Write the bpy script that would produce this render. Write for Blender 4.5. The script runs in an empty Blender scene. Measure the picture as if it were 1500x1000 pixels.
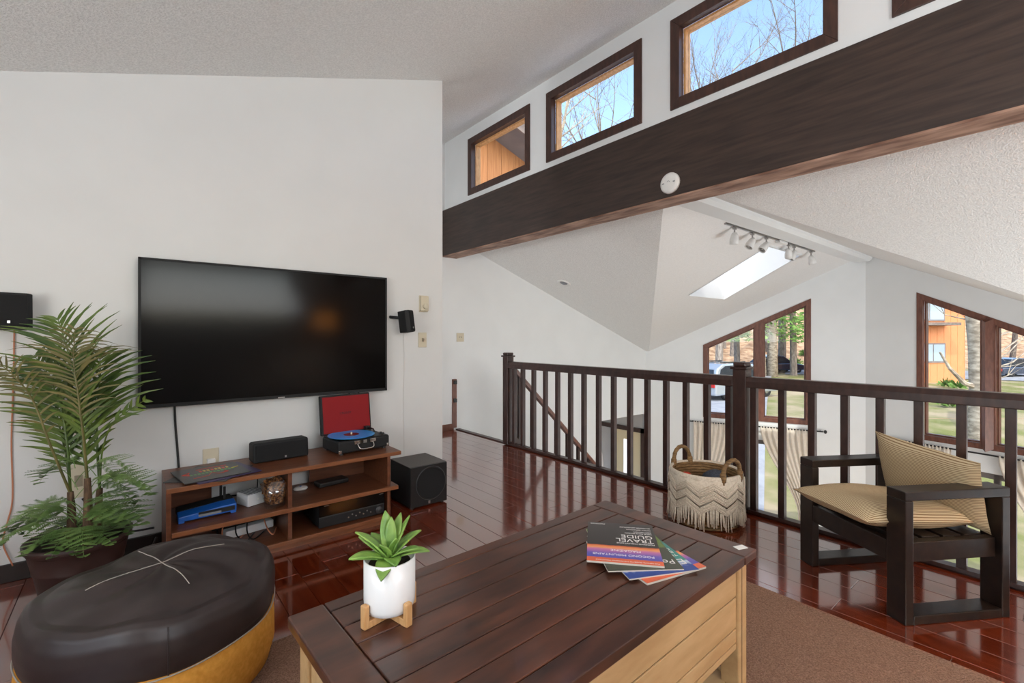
import bpy, math, random
from mathutils import Vector, Matrix
R = math.radians
scn = bpy.context.scene
col = scn.collection
random.seed(7)

# ---------------------------------------------------------------- camera, world, sun, large lights, exposure
EYE = Vector((0, 0, 1.22)); YAW = R(39.2); FPX = 685.0; CY = 494.0
FW = Vector((math.sin(YAW), math.cos(YAW), 0)); RT = Vector((math.cos(YAW), -math.sin(YAW), 0)); UP = Vector((0, 0, 1))
cam_d = bpy.data.cameras.new('camera'); cam = bpy.data.objects.new('camera', cam_d); col.objects.link(cam)
cam.location = EYE; cam.rotation_euler = (R(90), 0, -YAW)
cam_d.sensor_width = 36; cam_d.lens = FPX / 1500 * 36; cam_d.shift_y = -(500 - CY) / 1500
cam_d.clip_start = .02; cam_d.clip_end = 600
scn.camera = cam

def W(px, Z, z):
    """point at depth Z along the view axis, on the vertical line through pixel column px, at height z"""
    p = EYE + FW * Z + RT * ((px - 750) / FPX * Z); p.z = z; return p
def WP(px, py, Z):
    return EYE + FW * Z + RT * ((px - 750) / FPX * Z) + UP * ((CY - py) / FPX * Z)

world = bpy.data.worlds.new('world'); scn.world = world; world.use_nodes = True
wn = world.node_tree.nodes; wl = world.node_tree.links
bg = wn['Background']; sky = wn.new('ShaderNodeTexSky'); sky.sky_type = 'NISHITA'
sky.sun_disc = False; sky.sun_elevation = R(38); sky.sun_rotation = R(200); sky.air_density = 1.0; sky.dust_density = 2.2; sky.ozone_density = 1.0
wl.new(sky.outputs[0], bg.inputs[0]); bg.inputs[1].default_value = .37

def light(name, kind, loc, direction, power, size=None, color=(1, 1, 1)):
    d = bpy.data.lights.new(name, kind); o = bpy.data.objects.new(name, d); col.objects.link(o)
    o.location = loc; o.rotation_euler = Vector(direction).to_track_quat('-Z', 'Y').to_euler()
    d.energy = power; d.color = color
    if kind == 'AREA':
        d.shape = 'RECTANGLE'; d.size, d.size_y = size
    return o
sun = light('sun', 'SUN', (0, 0, 30), (.55, .12, -.78), 2.3, color=(1, .95, .87)); sun.data.angle = R(.6)
# back window daylight, then unseen fill lights added at made-up openings
light('daylight_back_window', 'AREA', (1.2, -2.52, 2.0), (0, 1, 1.15), 60, (2.3, 1.1), (.95, .98, 1))
light('fill_light_side', 'AREA', (-2.12, .2, 1.3), (1, .05, 1.6), 70, (2.6, .95), (.95, .98, 1))  # added fill to lift the loft, aimed up at the ceiling
light('fill_light_hall', 'AREA', (-2.12, 4.35, 1.3), (1, 0, .1), 40, (1.0, .95), (.95, .98, 1))  # invented hall fill, brightens far wall and floor by the stairs
light('fill_light_lower', 'AREA', (5.6, -2.5, -1.0), (.05, 1, .35), 108, (3.2, 1.9), (.93, .97, 1))  # added lower-room fill shining onto the far wall
scn.view_settings.view_transform = 'Standard'; scn.view_settings.look = 'None'
scn.view_settings.exposure = 0.46; scn.view_settings.gamma = 1
scn.view_settings.use_curve_mapping = False

# ---------------------------------------------------------------- materials
def srgb(r, g, b):
    f = lambda c: c / 12.92 if c <= .04045 else ((c + .055) / 1.055) ** 2.4
    return (f(r / 255), f(g / 255), f(b / 255), 1)
M = {}
def mat(name, color, rough=.5, metal=0, spec=.5, coat=0, trans=0, emit=None):
    m = bpy.data.materials.new(name); m.use_nodes = True; b = m.node_tree.nodes['Principled BSDF']
    b.inputs['Base Color'].default_value = color; b.inputs['Roughness'].default_value = rough; b.inputs['Metallic'].default_value = metal
    b.inputs['Specular IOR Level'].default_value = spec; b.inputs['Coat Weight'].default_value = coat; b.inputs['Coat Roughness'].default_value = .08
    b.inputs['Transmission Weight'].default_value = trans
    if emit: b.inputs['Emission Color'].default_value = emit[0]; b.inputs['Emission Strength'].default_value = emit[1]
    M[name] = m; return m
def nodes(m): return m.node_tree.nodes, m.node_tree.links, m.node_tree.nodes['Principled BSDF']
def add(m, kind, **kw):
    n = m.node_tree.nodes.new(kind)
    for k, v in kw.items():
        if k in n.inputs: n.inputs[k].default_value = v
        else: setattr(n, k, v)
    return n
def coords(m, scale=(1, 1, 1), src='Object'):
    t = add(m, 'ShaderNodeTexCoord'); mp = add(m, 'ShaderNodeMapping'); mp.inputs['Scale'].default_value = scale
    m.node_tree.links.new(t.outputs[src], mp.inputs[0]); return mp.outputs[0]
def ramp(m, fac, stops):
    r = add(m, 'ShaderNodeValToRGB'); m.node_tree.links.new(fac, r.inputs[0]); e = r.color_ramp.elements
    while len(e) < len(stops): e.new(.5)
    for el, (p, c) in zip(e, stops): el.position = p; el.color = c
    return r.outputs[0]
def bump(m, h, strength=.3, dist=.01):
    n, l, b = nodes(m); bp = add(m, 'ShaderNodeBump'); bp.inputs['Strength'].default_value = strength; bp.inputs['Distance'].default_value = dist
    l.new(h, bp.inputs['Height']); l.new(bp.outputs[0], b.inputs['Normal'])
def noisy(name, c1, c2, scale=(1, 1, 1), nscale=6, detail=4, rough=.6, bstr=0, bdist=.003, stops=(.35, .65), src='Object', vary=0, **kw):
    """two-colour noise material; vary mixes in a per-object value shift"""
    m = mat(name, c1, rough, **kw); n, l, b = nodes(m)
    v = coords(m, scale, src); t = add(m, 'ShaderNodeTexNoise', Scale=nscale, Detail=detail); l.new(v, t.inputs['Vector'])
    c = ramp(m, t.outputs[0], [(stops[0], c1), (stops[1], c2)])
    if vary:
        oi = add(m, 'ShaderNodeObjectInfo'); mr = add(m, 'ShaderNodeMapRange'); l.new(oi.outputs['Random'], mr.inputs[0])
        mr.inputs[3].default_value = 1 - vary; mr.inputs[4].default_value = 1 + vary
        hs = add(m, 'ShaderNodeHueSaturation'); l.new(mr.outputs[0], hs.inputs['Value']); l.new(c, hs.inputs['Color']); c = hs.outputs[0]
        ad = add(m, 'ShaderNodeVectorMath'); ad.operation = 'ADD'; l.new(v, ad.inputs[0]); l.new(oi.outputs['Random'], ad.inputs[1])
        sc = add(m, 'ShaderNodeVectorMath'); sc.operation = 'MULTIPLY'; l.new(oi.outputs['Random'], sc.inputs[0]); sc.inputs[1].default_value = (31, 17, 9)
        l.new(sc.outputs[0], ad.inputs[1]); l.new(ad.outputs[0], t.inputs['Vector'])
    l.new(c, b.inputs['Base Color'])
    if bstr: bump(m, t.outputs[0], bstr, bdist)
    return m
noisy('wall_paint', srgb(215, 215, 213), srgb(218, 218, 216), nscale=3, rough=.55, bstr=.03)
noisy('wall_white', srgb(229, 231, 231), srgb(232, 234, 234), nscale=3, rough=.6)
pop = mat('popcorn', srgb(226, 226, 224), .9, spec=.2); n_, l_, b_ = nodes(pop)
v_ = coords(pop); t_ = add(pop, 'ShaderNodeTexNoise', Scale=95, Detail=3, Roughness=.6); l_.new(v_, t_.inputs['Vector'])
l_.new(ramp(pop, t_.outputs[0], [(.35, srgb(228, 228, 226)), (.65, srgb(248, 248, 246))]), b_.inputs['Base Color']); bump(pop, t_.outputs[0], .55, .02)
noisy('beam_wood', srgb(44, 33, 29), srgb(70, 54, 46), (14, 1.1, 14), 3.2, 8, .42, .15, .004, (.3, .75))
noisy('trim_wood', srgb(58, 38, 32), srgb(78, 52, 43), (9, 9, 2), 4, 6, .38, .08)
noisy('brown_wood', srgb(98, 60, 48), srgb(122, 78, 62), (9, 9, 2), 4, 6, .4, .08)
noisy('rail_wood', srgb(46, 29, 25), srgb(64, 42, 36), (8, 8, 3), 4, 6, .33, .06)
noisy('raw_wood', srgb(196, 142, 88), srgb(222, 170, 116), (10, 10, 3), 5, 6, .5, .05)
noisy('plank', srgb(90, 30, 12), srgb(132, 54, 26), (16, 1.3, 4), 3, 7, .15, .02, .0006, (.3, .72), vary=.14, coat=1, spec=1)
M['plank'].node_tree.nodes['Principled BSDF'].inputs['Coat IOR'].default_value = 1.85
noisy('console_wood', srgb(92, 52, 32), srgb(112, 66, 42), (2, 16, 16), 3, 6, .38, .04)
noisy('console_edge', srgb(118, 70, 40), srgb(138, 84, 50), (2, 16, 16), 3, 6, .4)
noisy('table_wood', srgb(48, 30, 24), srgb(96, 56, 40), (2.2, 9, 9), 2.2, 7, .3, .06, .002, (.3, .7), vary=.13, coat=.25)
noisy('table_edge', srgb(40, 24, 16), srgb(84, 48, 26), (3, 3, 3), 6, 5, .35)
noisy('cream_paint', srgb(184, 148, 102), srgb(200, 166, 120), (2, 9, 9), 3, 6, .45, .04, vary=.04)
noisy('chair_wood', srgb(18, 12, 10), srgb(44, 30, 22), (7, 7, 7), 3, 8, .36, .2, .003, (.35, .8))
noisy('bamboo', srgb(196, 146, 92), srgb(216, 170, 118), (20, 20, 3), 5, 4, .45)
noisy('rug', srgb(124, 94, 78), srgb(172, 138, 118), (1, 1, 1), 190, 5, .95, .9, .012, (.3, .7), spec=.05)
noisy('leather', srgb(42, 32, 31), srgb(54, 43, 41), (1, 1, 1), 9, 5, .42, .10, .01)
noisy('mustard', srgb(206, 142, 56), srgb(220, 156, 70), (1, 1, 1), 60, 4, .85, .2, .003, spec=.15)
noisy('bark', srgb(112, 104, 98), srgb(156, 148, 140), (6, 6, 1.5), 3, 6, .9, .4, .03, spec=.1)
noisy('bark_dark', srgb(84, 76, 72), srgb(116, 106, 100), (6, 6, 1.5), 3, 6, .9, spec=.1)
noisy('birch', srgb(126, 116, 104), srgb(184, 174, 160), (2, 2, 5), 2.2, 7, .8, .3, .02, spec=.1)
noisy('leaf_litter', srgb(150, 118, 92), srgb(204, 172, 140), nscale=1.6, detail=9, rough=.95, spec=.05)
noisy('yard', srgb(118, 122, 76), srgb(164, 150, 124), nscale=.55, detail=9, rough=.95, spec=.05, stops=(.4, .6))
noisy('asphalt', srgb(140, 142, 148), srgb(158, 160, 164), nscale=3, detail=8, rough=.9, spec=.1)
noisy('pine', srgb(78, 110, 52), srgb(126, 158, 84), nscale=2, rough=.8, spec=.1)
noisy('orange_siding', srgb(200, 126, 82), srgb(212, 140, 94), (8, 8, 1), 3, 5, .7)
noisy('siding', srgb(168, 112, 68), srgb(190, 132, 84), (14, 14, 1), 3, 6, .7, vary=.05)
noisy('soffit', srgb(112, 106, 106), srgb(128, 122, 120), nscale=4, rough=.8)
noisy('roof', srgb(96, 88, 84), srgb(128, 116, 110), nscale=6, rough=.9)
noisy('palm_leaf', srgb(46, 74, 26), srgb(104, 122, 48), (1, 1, 1), 7, 3, .45, stops=(.3, .7), src='Object')
noisy('palm_dry', srgb(80, 80, 42), srgb(116, 106, 60), (1, 1, 1), 7, 3, .55)
noisy('fern_leaf', srgb(84, 116, 56), srgb(132, 162, 90), (1, 1, 1), 9, 3, .5)
noisy('palm_trunk', srgb(74, 54, 38), srgb(116, 90, 66), (20, 20, 4), 4, 6, .85, .4, .006)
noisy('soil', srgb(30, 22, 17), srgb(62, 46, 34), nscale=60, rough=.95, bstr=.8, bdist=.01)
noisy('aloe', srgb(96, 136, 56), srgb(140, 174, 82), (3, 3, 3), 8, 3, .4, vary=.12)
noisy('wicker', srgb(96, 70, 40), srgb(148, 114, 72), (1, 1, 6), 28, 4, .7, .5, .005)
noisy('macrame', srgb(204, 190, 170), srgb(220, 208, 190), nscale=80, rough=.9, bstr=.4, bdist=.002, spec=.1)
noisy('curtain', srgb(234, 224, 210), srgb(242, 234, 222), (1, 1, 1), 30, 3, .9, spec=.05)
noisy('potpourri', srgb(58, 26, 14), srgb(184, 122, 68), nscale=85, detail=5, rough=.85, stops=(.42, .72), vary=.45, bstr=.6, bdist=.006)
noisy('denim', srgb(40, 44, 52), srgb(84, 90, 102), nscale=40, rough=.95)
mat('page_edges', srgb(196, 188, 176), .7); mat('red_cloth', srgb(190, 62, 40), .9)
mat('black_plastic', srgb(24, 24, 25), .42); mat('black_matte', srgb(20, 20, 21), .7); mat('grille', srgb(15, 15, 16), .85)
mat('dark_grey', srgb(62, 62, 62), .5); mat('sub_top', srgb(74, 70, 66), .5)
tvm = mat('tv_screen', srgb(10, 9, 9), .12, spec=.14)
mat('chrome', srgb(200, 196, 190), .2, metal=1); mat('nickel', srgb(168, 166, 164), .32, metal=1)
mat('white_plastic', srgb(232, 231, 228), .4); mat('ivory', srgb(206, 196, 172), .45); mat('ivory_dark', srgb(150, 140, 120), .5)
mat('ceramic', srgb(238, 237, 236), .22); mat('red_felt', srgb(138, 10, 16), .8); mat('record_blue', srgb(20, 150, 232), .3)
mat('record_label', srgb(120, 22, 26), .5); mat('router_blue', srgb(24, 92, 178), .4); mat('brown_plastic', srgb(66, 46, 42), .45)
mat('baseboard_paint', srgb(34, 24, 21), .4); mat('paper', srgb(238, 236, 230), .6); mat('ink_white', srgb(236, 234, 230), .5)
mat('thread', srgb(168, 160, 150), .7); mat('wire_copper', srgb(196, 128, 96), .5); mat('wire_white', srgb(214, 210, 204), .5)
mat('groove', srgb(84, 62, 38), .8); mat('car_silver', srgb(170, 178, 188), .25, metal=.5, coat=1); mat('car_dark', srgb(34, 44, 64), .25, metal=.3, coat=1)
mat('tire', srgb(26, 26, 27), .8); mat('car_glass', srgb(36, 42, 52), .06); mat('tail_red', srgb(170, 30, 30), .3); mat('house_glass', srgb(150, 170, 190), .1)
mat('door_cream', srgb(226, 212, 176), .5); mat('dark_sleeve', srgb(48, 46, 46), .35); mat('purple', srgb(60, 48, 84), .4)
mat('neon_red', srgb(206, 82, 66), .5); mat('neon_green', srgb(92, 158, 96), .5); mat('neon_yellow', srgb(206, 178, 84), .5)
mat('box_white', srgb(222, 222, 222), .45); mat('blue_light', srgb(70, 140, 230), .4); mat('silver_strip', srgb(130, 132, 136), .4)
mat('lamp_shade', srgb(226, 160, 84), .8, emit=(srgb(255, 160, 70), 7)); mat('frost_glow', srgb(236, 238, 240), .5, emit=(srgb(235, 240, 250), .9))  # entry panes glow by themselves in place of daylight behind them
# glass: clear pane with a little mirror
def glass(name, tint, gl):
    m = bpy.data.materials.new(name); m.use_nodes = True; nt = m.node_tree; nt.nodes.remove(nt.nodes['Principled BSDF'])
    tr = nt.nodes.new('ShaderNodeBsdfTransparent'); tr.inputs[0].default_value = tint; g = nt.nodes.new('ShaderNodeBsdfGlossy'); g.inputs['Roughness'].default_value = .03
    mx = nt.nodes.new('ShaderNodeMixShader'); mx.inputs[0].default_value = gl
    nt.links.new(tr.outputs[0], mx.inputs[1]); nt.links.new(g.outputs[0], mx.inputs[2]); nt.links.new(mx.outputs[0], nt.nodes['Material Output'].inputs[0]); M[name] = m
glass('pane_glass', (.96, .98, .98, 1), .012); glass('bowl_glass', (.93, .96, .96, 1), .11)
def cloth_translucent(name, c, f):
    m = M[name]; nt = m.node_tree; b = nt.nodes['Principled BSDF']; tl = nt.nodes.new('ShaderNodeBsdfTranslucent'); tl.inputs[0].default_value = c
    mx = nt.nodes.new('ShaderNodeMixShader'); mx.inputs[0].default_value = f
    nt.links.new(b.outputs[0], mx.inputs[1]); nt.links.new(tl.outputs[0], mx.inputs[2]); nt.links.new(mx.outputs[0], nt.nodes['Material Output'].inputs[0])
cloth_translucent('curtain', srgb(244, 236, 224), .3)
# striped ticking for the chair cushions
tk = mat('ticking', srgb(200, 180, 146), .9, spec=.1); n_, l_, b_ = nodes(tk); v_ = coords(tk, (1, 1, 1), 'UV')
sx_ = add(tk, 'ShaderNodeSeparateXYZ'); l_.new(v_, sx_.inputs[0]); wv = add(tk, 'ShaderNodeMath', operation='FRACT'); l_.new(sx_.outputs[0], wv.inputs[0])
l_.new(ramp(tk, wv.outputs[0], [(.0, srgb(206, 186, 152)), (.55, srgb(206, 186, 152)), (.62, srgb(136, 108, 76)), (.93, srgb(136, 108, 76)), (1, srgb(206, 186, 152))]), b_.inputs['Base Color'])
# magazine covers: printed sunset under a dark top
def cover(name, stops, dist=.06):
    stops = [(1 - p, c) for p, c in stops][::-1]
    m = mat(name, (1, 1, 1, 1), .28); n, l, b = nodes(m); v = coords(m, (1, 1, 1), 'Generated'); s = add(m, 'ShaderNodeSeparateXYZ'); l.new(v, s.inputs[0])
    t = add(m, 'ShaderNodeTexNoise', Scale=9, Detail=5); l.new(v, t.inputs['Vector']); ma = add(m, 'ShaderNodeMath', operation='MULTIPLY_ADD')
    l.new(t.outputs[0], ma.inputs[0]); ma.inputs[1].default_value = dist; l.new(s.outputs[1], ma.inputs[2]); l.new(ramp(m, ma.outputs[0], stops), b.inputs['Base Color'])
K = srgb
cover('cover_sunset', [(0, K(228, 104, 64)), (.07, K(228, 104, 64)), (.08, K(84, 86, 178)), (.17, K(108, 92, 182)), (.26, K(200, 116, 170)), (.31, K(246, 164, 96)), (.355, K(230, 108, 60)), (.375, K(50, 46, 44)), (1, K(62, 58, 56))], .03)
cover('cover_green', [(0, K(70, 74, 60)), (.2, K(110, 140, 60)), (.45, K(72, 96, 44)), (.7, K(150, 170, 90)), (1, K(60, 80, 40))], .9)
cover('cover_teal', [(0, K(40, 72, 150)), (.06, K(200, 214, 236)), (.1, K(60, 140, 130)), (.5, K(60, 140, 130)), (.6, K(50, 90, 60)), (1, K(70, 110, 60))], .2)

# ---------------------------------------------------------------- mesh helpers
class MB:
    def __init__(s): s.v = []; s.f = []; s.uv = None
    def quadbox(s, pts):
        b = len(s.v); s.v += [tuple(p) for p in pts]
        s.f += [tuple(b + i for i in q) for q in ((0, 3, 2, 1), (4, 5, 6, 7), (0, 1, 5, 4), (1, 2, 6, 5), (2, 3, 7, 6), (3, 0, 4, 7))]; return s
    def box(s, x0, x1, y0, y1, z0, z1):
        return s.quadbox([(x0, y0, z0), (x1, y0, z0), (x1, y1, z0), (x0, y1, z0), (x0, y0, z1), (x1, y0, z1), (x1, y1, z1), (x0, y1, z1)])
    def obox(s, c, size, rot=None):
        rot = rot or Matrix.Identity(3); c = Vector(c); a, b, d = [q / 2 for q in size]
        return s.quadbox([c + rot @ Vector(p) for p in ((-a, -b, -d), (a, -b, -d), (a, b, -d), (-a, b, -d), (-a, -b, d), (a, -b, d), (a, b, d), (-a, b, d))])
    def prism(s, poly, off):
        """polygon of 3D points swept by vector off"""
        poly = [Vector(p) for p in poly]; off = Vector(off); n = len(poly); b = len(s.v)
        nrm = Vector((0, 0, 0))
        for i in range(n): nrm += poly[i].cross(poly[(i + 1) % n])
        if nrm.dot(off) > 0: poly = poly[::-1]
        s.v += [tuple(p) for p in poly] + [tuple(p + off) for p in poly]
        s.f.append(tuple(b + i for i in range(n))); s.f.append(tuple(b + n + i for i in reversed(range(n))))
        for i in range(n):
            j = (i + 1) % n; s.f.append((b + j, b + i, b + n + i, b + n + j))
        return s
    def tube(s, path, rad, sides=8, cap=True, closed=False):
        path = [Vector(p) for p in path]; n = len(path); b = len(s.v); prev = None
        for i, p in enumerate(path):
            a = path[(i - 1) % n] if (closed or i > 0) else p; c = path[(i + 1) % n] if (closed or i < n - 1) else p
            t = (c - a); t = t.normalized() if t.length > 1e-9 else Vector((0, 0, 1))
            if prev is None:
                u = t.orthogonal().normalized()
            else:
                u = prev - t * prev.dot(t); u = u.normalized() if u.length > 1e-6 else t.orthogonal().normalized()
            prev = u; w = t.cross(u); r = rad(i / (n - 1)) if callable(rad) else rad
            for k in range(sides):
                q = 2 * math.pi * k / sides; s.v.append(tuple(p + (u * math.cos(q) + w * math.sin(q)) * r))
        for i in range(n if closed else n - 1):
            i2 = (i + 1) % n
            for k in range(sides):
                k2 = (k + 1) % sides; s.f.append((b + i * sides + k, b + i * sides + k2, b + i2 * sides + k2, b + i2 * sides + k))
        if cap and not closed:
            s.f.append(tuple(b + k for k in reversed(range(sides)))); s.f.append(tuple(b + (n - 1) * sides + k for k in range(sides)))
        return s
    def lathe(s, prof, seg=32, c=(0, 0, 0), sx=1, sy=1, rot=None, wob=None, cap=True):
        b = len(s.v); c = Vector(c)
        for r, z in prof:
            for k in range(seg):
                q = 2 * math.pi * k / seg; rr = r * (wob(q, z) if wob else 1); p = Vector((rr * math.cos(q) * sx, rr * math.sin(q) * sy, z))
                s.v.append(tuple(c + (rot @ p if rot else p)))
        for i in range(len(prof) - 1):
            for k in range(seg):
                k2 = (k + 1) % seg; s.f.append((b + i * seg + k, b + i * seg + k2, b + (i + 1) * seg + k2, b + (i + 1) * seg + k))
        if cap and prof[0][0] > 1e-6: s.f.append(tuple(b + k for k in reversed(range(seg))))
        if cap and prof[-1][0] > 1e-6: s.f.append(tuple(b + (len(prof) - 1) * seg + k for k in range(seg)))
        return s
    def grid(s, fn, nu, nv):
        b = len(s.v)
        for i in range(nu + 1):
            for j in range(nv + 1): s.v.append(tuple(fn(i / nu, j / nv)))
        for i in range(nu):
            for j in range(nv):
                a = b + i * (nv + 1) + j; s.f.append((a, a + nv + 1, a + nv + 2, a + 1))
        return s
    def mesh(s, name):
        me = bpy.data.meshes.new(name); me.from_pydata(s.v, [], s.f); me.update(); return me
    def build(s, name, m, parent=None, smooth=False, bevel=0, solid=0, seg=2):
        me = s.mesh(name); me.materials.append(M[m] if isinstance(m, str) else m)
        if smooth:
            for p in me.polygons: p.use_smooth = True
        return put(name, me, parent, bevel, solid, seg, smooth)
def put(name, me, parent=None, bevel=0, solid=0, seg=2, smooth=False):
    o = bpy.data.objects.new(name, me); col.objects.link(o)
    if parent: o.parent = parent
    if solid:
        md = o.modifiers.new('solid', 'SOLIDIFY'); md.thickness = solid; md.offset = 0
    if bevel:
        md = o.modifiers.new('bevel', 'BEVEL'); md.width = bevel; md.segments = seg; md.limit_method = 'ANGLE'; md.angle_limit = R(40)
    return o
def subsurf(o, lv=1):
    md = o.modifiers.new('sub', 'SUBSURF'); md.levels = lv; md.render_levels = lv; return o
def tag(o, label=None, cat=None, group=None, kind=None):
    if label: o['label'] = label
    if cat: o['category'] = cat
    if group: o['group'] = group
    if kind: o['kind'] = kind
    return o
def thing(name, loc, label, cat, rz=0, group=None, kind=None):
    o = bpy.data.objects.new(name, None); col.objects.link(o); o.location = loc; o.rotation_euler = (0, 0, rz); o.empty_display_size = .1
    return tag(o, label, cat, group, kind)
def copy_tree(o, parent=None):
    c = o.copy(); col.objects.link(c); c.parent = parent
    for ch in o.children: copy_tree(ch, c)
    return c
def text(name, body, size, loc, rot, m, parent, depth=.0004, align='CENTER'):
    cu = bpy.data.curves.new('text', 'FONT'); cu.body = body; cu.size = size; cu.extrude = depth; cu.align_x = align; cu.align_y = 'CENTER'
    t = bpy.data.objects.new('text', cu); col.objects.link(t); bpy.context.view_layer.update()
    me = bpy.data.meshes.new_from_object(t.evaluated_get(bpy.context.evaluated_depsgraph_get())); bpy.data.objects.remove(t)
    me.materials.clear(); me.materials.append(M[m]); o = put(name, me, parent); o.location = loc; o.rotation_euler = rot; return o
def smoothstep(t): t = max(0, min(1, t)); return t * t * (3 - 2 * t)
def bez(p0, p1, p2, n=12):
    p0, p1, p2 = Vector(p0), Vector(p1), Vector(p2)
    return [p0 * (1 - t) ** 2 + p1 * 2 * t * (1 - t) + p2 * t * t for t in [i / n for i in range(n + 1)]]
def cspline(pts, n=8):
    P = [Vector(p) for p in pts]; P = [P[0] * 2 - P[1]] + P + [P[-1] * 2 - P[-2]]; out = []
    for i in range(1, len(P) - 2):
        for k in range(n):
            t = k / n; a, b, c, d = P[i - 1:i + 3]
            out.append(.5 * ((2 * b) + (c - a) * t + (2 * a - 5 * b + 4 * c - d) * t * t + (3 * b - a - 3 * c + d) * t ** 3))
    return out + [P[-2]]
def struct(o): o['kind'] = 'structure'; return o

# ---------------------------------------------------------------- the setting: loft shell
YT, YF, YB = 3.40, 5.27, -2.6            # television wall, far wall, back wall
XL, XR, XC = -2.2, 3.34, 3.17            # left wall, railing line, clerestory wall
ZLOW = -2.65
ceil_z = lambda x: 2.54 + .328 * (x + .502)
c1z = lambda x: 2.382 - .366 * (x - 3.694)
ZR, S2, YR = 2.50, .505, 2.155
c2z = lambda y: ZR - S2 * abs(y - YR)

# upper floor: slab with single planks on it
floor = struct(MB().box(XL, XR + .05, YB, YF, -.22, -.014).build('floor', 'console_wood'))
pl_cache = {}
def plank_mesh(L, w, h):
    k = round(L, 3)
    if k not in pl_cache:
        g = .0016; b = MB(); a, c = w / 2 - .0006, L / 2 - .0006
        v = [(-a, -c, -h), (a, -c, -h), (a, c, -h), (-a, c, -h), (-a, -c, -g), (a, -c, -g), (a, c, -g), (-a, c, -g), (-a + g, -c + g, 0), (a - g, -c + g, 0), (a - g, c - g, 0), (-a + g, c - g, 0)]
        b.v = v; b.f = [(0, 1, 5, 4), (1, 2, 6, 5), (2, 3, 7, 6), (3, 0, 4, 7), (4, 5, 9, 8), (5, 6, 10, 9), (6, 7, 11, 10), (7, 4, 8, 11), (8, 9, 10, 11)]
        me = b.mesh('plank'); me.materials.append(M['plank']); pl_cache[k] = me
    return pl_cache[k]
PW = .1355; rnd = random.Random(3); x = XR + .045 - PW / 2; row = 0
while x > XL + .02:
    y = YF - (.35, 1.05, .7, 1.35, .15, .9)[row % 6] - rnd.choice((0, .1, .2)); top = YF; first = True
    while top > YB + .05:
        L = (top - y) if first else rnd.choice((1.2, 1.5, 1.8, 2.1)); first = False
        if top - L < YB + .25: L = top - YB
        o = put('plank', plank_mesh(L, PW, .0135), floor); o.location = (x, top - L / 2, 0); top -= L
    x -= PW; row += 1
struct(MB().box(XR - .005, XR + .06, YB, YF, -.26, .012).build('trim_1', 'rail_wood', None, bevel=.004))

tvw = struct(MB().prism([(XL, YT, 0), (2.021, YT, 0), (2.021, YT, ceil_z(2.021) + .03), (XL, YT, ceil_z(XL) + .03)], (0, .12, 0)).build('wall_television', 'wall_paint'))
struct(MB().prism([(XL, YT, 0), (2.0, YT, 0), (2.0, YT, .09), (XL, YT, .09)], (0, -.014, 0)).build('baseboard_television', 'baseboard_paint', bevel=.003))
struct(MB().prism([(XL, YF, .0), (6.2, YF, ZLOW), (6.2, YF, c1z(6.2) + .06), (3.5, YF, c1z(3.5) + .06), (3.2, YF, ceil_z(3.2) + .03), (XL, YF, ceil_z(XL) + .03)], (0, .15, 0)).build('wall_far', 'wall_white'))
struct(MB().prism([(6.2, YF, -.22), (7.7, YF, -.22), (7.7, YF, c1z(7.7) + .06), (6.2, YF, c1z(6.2) + .06)], (0, .15, 0)).build('wall_far_upper', 'wall_white'))
struct(MB().prism([(XL, YF, ZLOW), (6.2, YF, ZLOW), (XL, YF, 0)], (0, .15, 0)).build('wall_far_lower', 'wall_white'))
struct(MB().prism([(1.0, YF, 0), (3.30, YF, 0), (3.30, YF, .085), (1.0, YF, .085)], (0, -.014, 0)).build('baseboard_far', 'brown_wood', bevel=.003))
struct(MB().prism([(XL, YB, 0), (XL, YF, 0), (XL, YF, .8), (XL, YB, .8)], (-.12, 0, 0)).prism([(XL, YB, 1.78), (XL, YF, 1.78), (XL, YF, 2.1), (XL, YB, 2.1)], (-.12, 0, 0))
       .prism([(XL, 1.5, .8), (XL, 3.8, .8), (XL, 3.8, 1.78), (XL, 1.5, 1.78)], (-.12, 0, 0)).prism([(XL, 4.9, .8), (XL, YF, .8), (XL, YF, 1.78), (XL, 4.9, 1.78)], (-.12, 0, 0)).prism([(XL, YB, .8), (XL, -1.1, .8), (XL, -1.1, 1.78), (XL, YB, 1.78)], (-.12, 0, 0)).build('wall_left', 'wall_paint'))
bw = MB()
for a in ([(XL, 0), (.05, 0), (.05, ceil_z(.05)), (XL, ceil_z(XL))], [(.05, 0), (2.35, 0), (2.35, 1.45), (.05, 1.45)], [(.05, 2.55), (2.35, 2.55), (2.35, ceil_z(2.35)), (.05, ceil_z(.05))], [(2.35, 0), (XC + .12, 0), (XC + .12, ceil_z(XC + .1)), (2.35, ceil_z(2.35))]):
    bw.prism([(q[0], YB, q[1]) for q in a], (0, -.12, 0))
struct(bw.build('wall_back', 'wall_paint'))
struct(MB().prism([(XL - .1, YB - .1, ceil_z(XL - .1)), (XC + .14, YB - .1, ceil_z(XC + .14)), (XC + .14, YF + .1, ceil_z(XC + .14)), (XL - .1, YF + .1, ceil_z(XL - .1))], (0, 0, .14)).build('ceiling', 'popcorn'))

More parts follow.
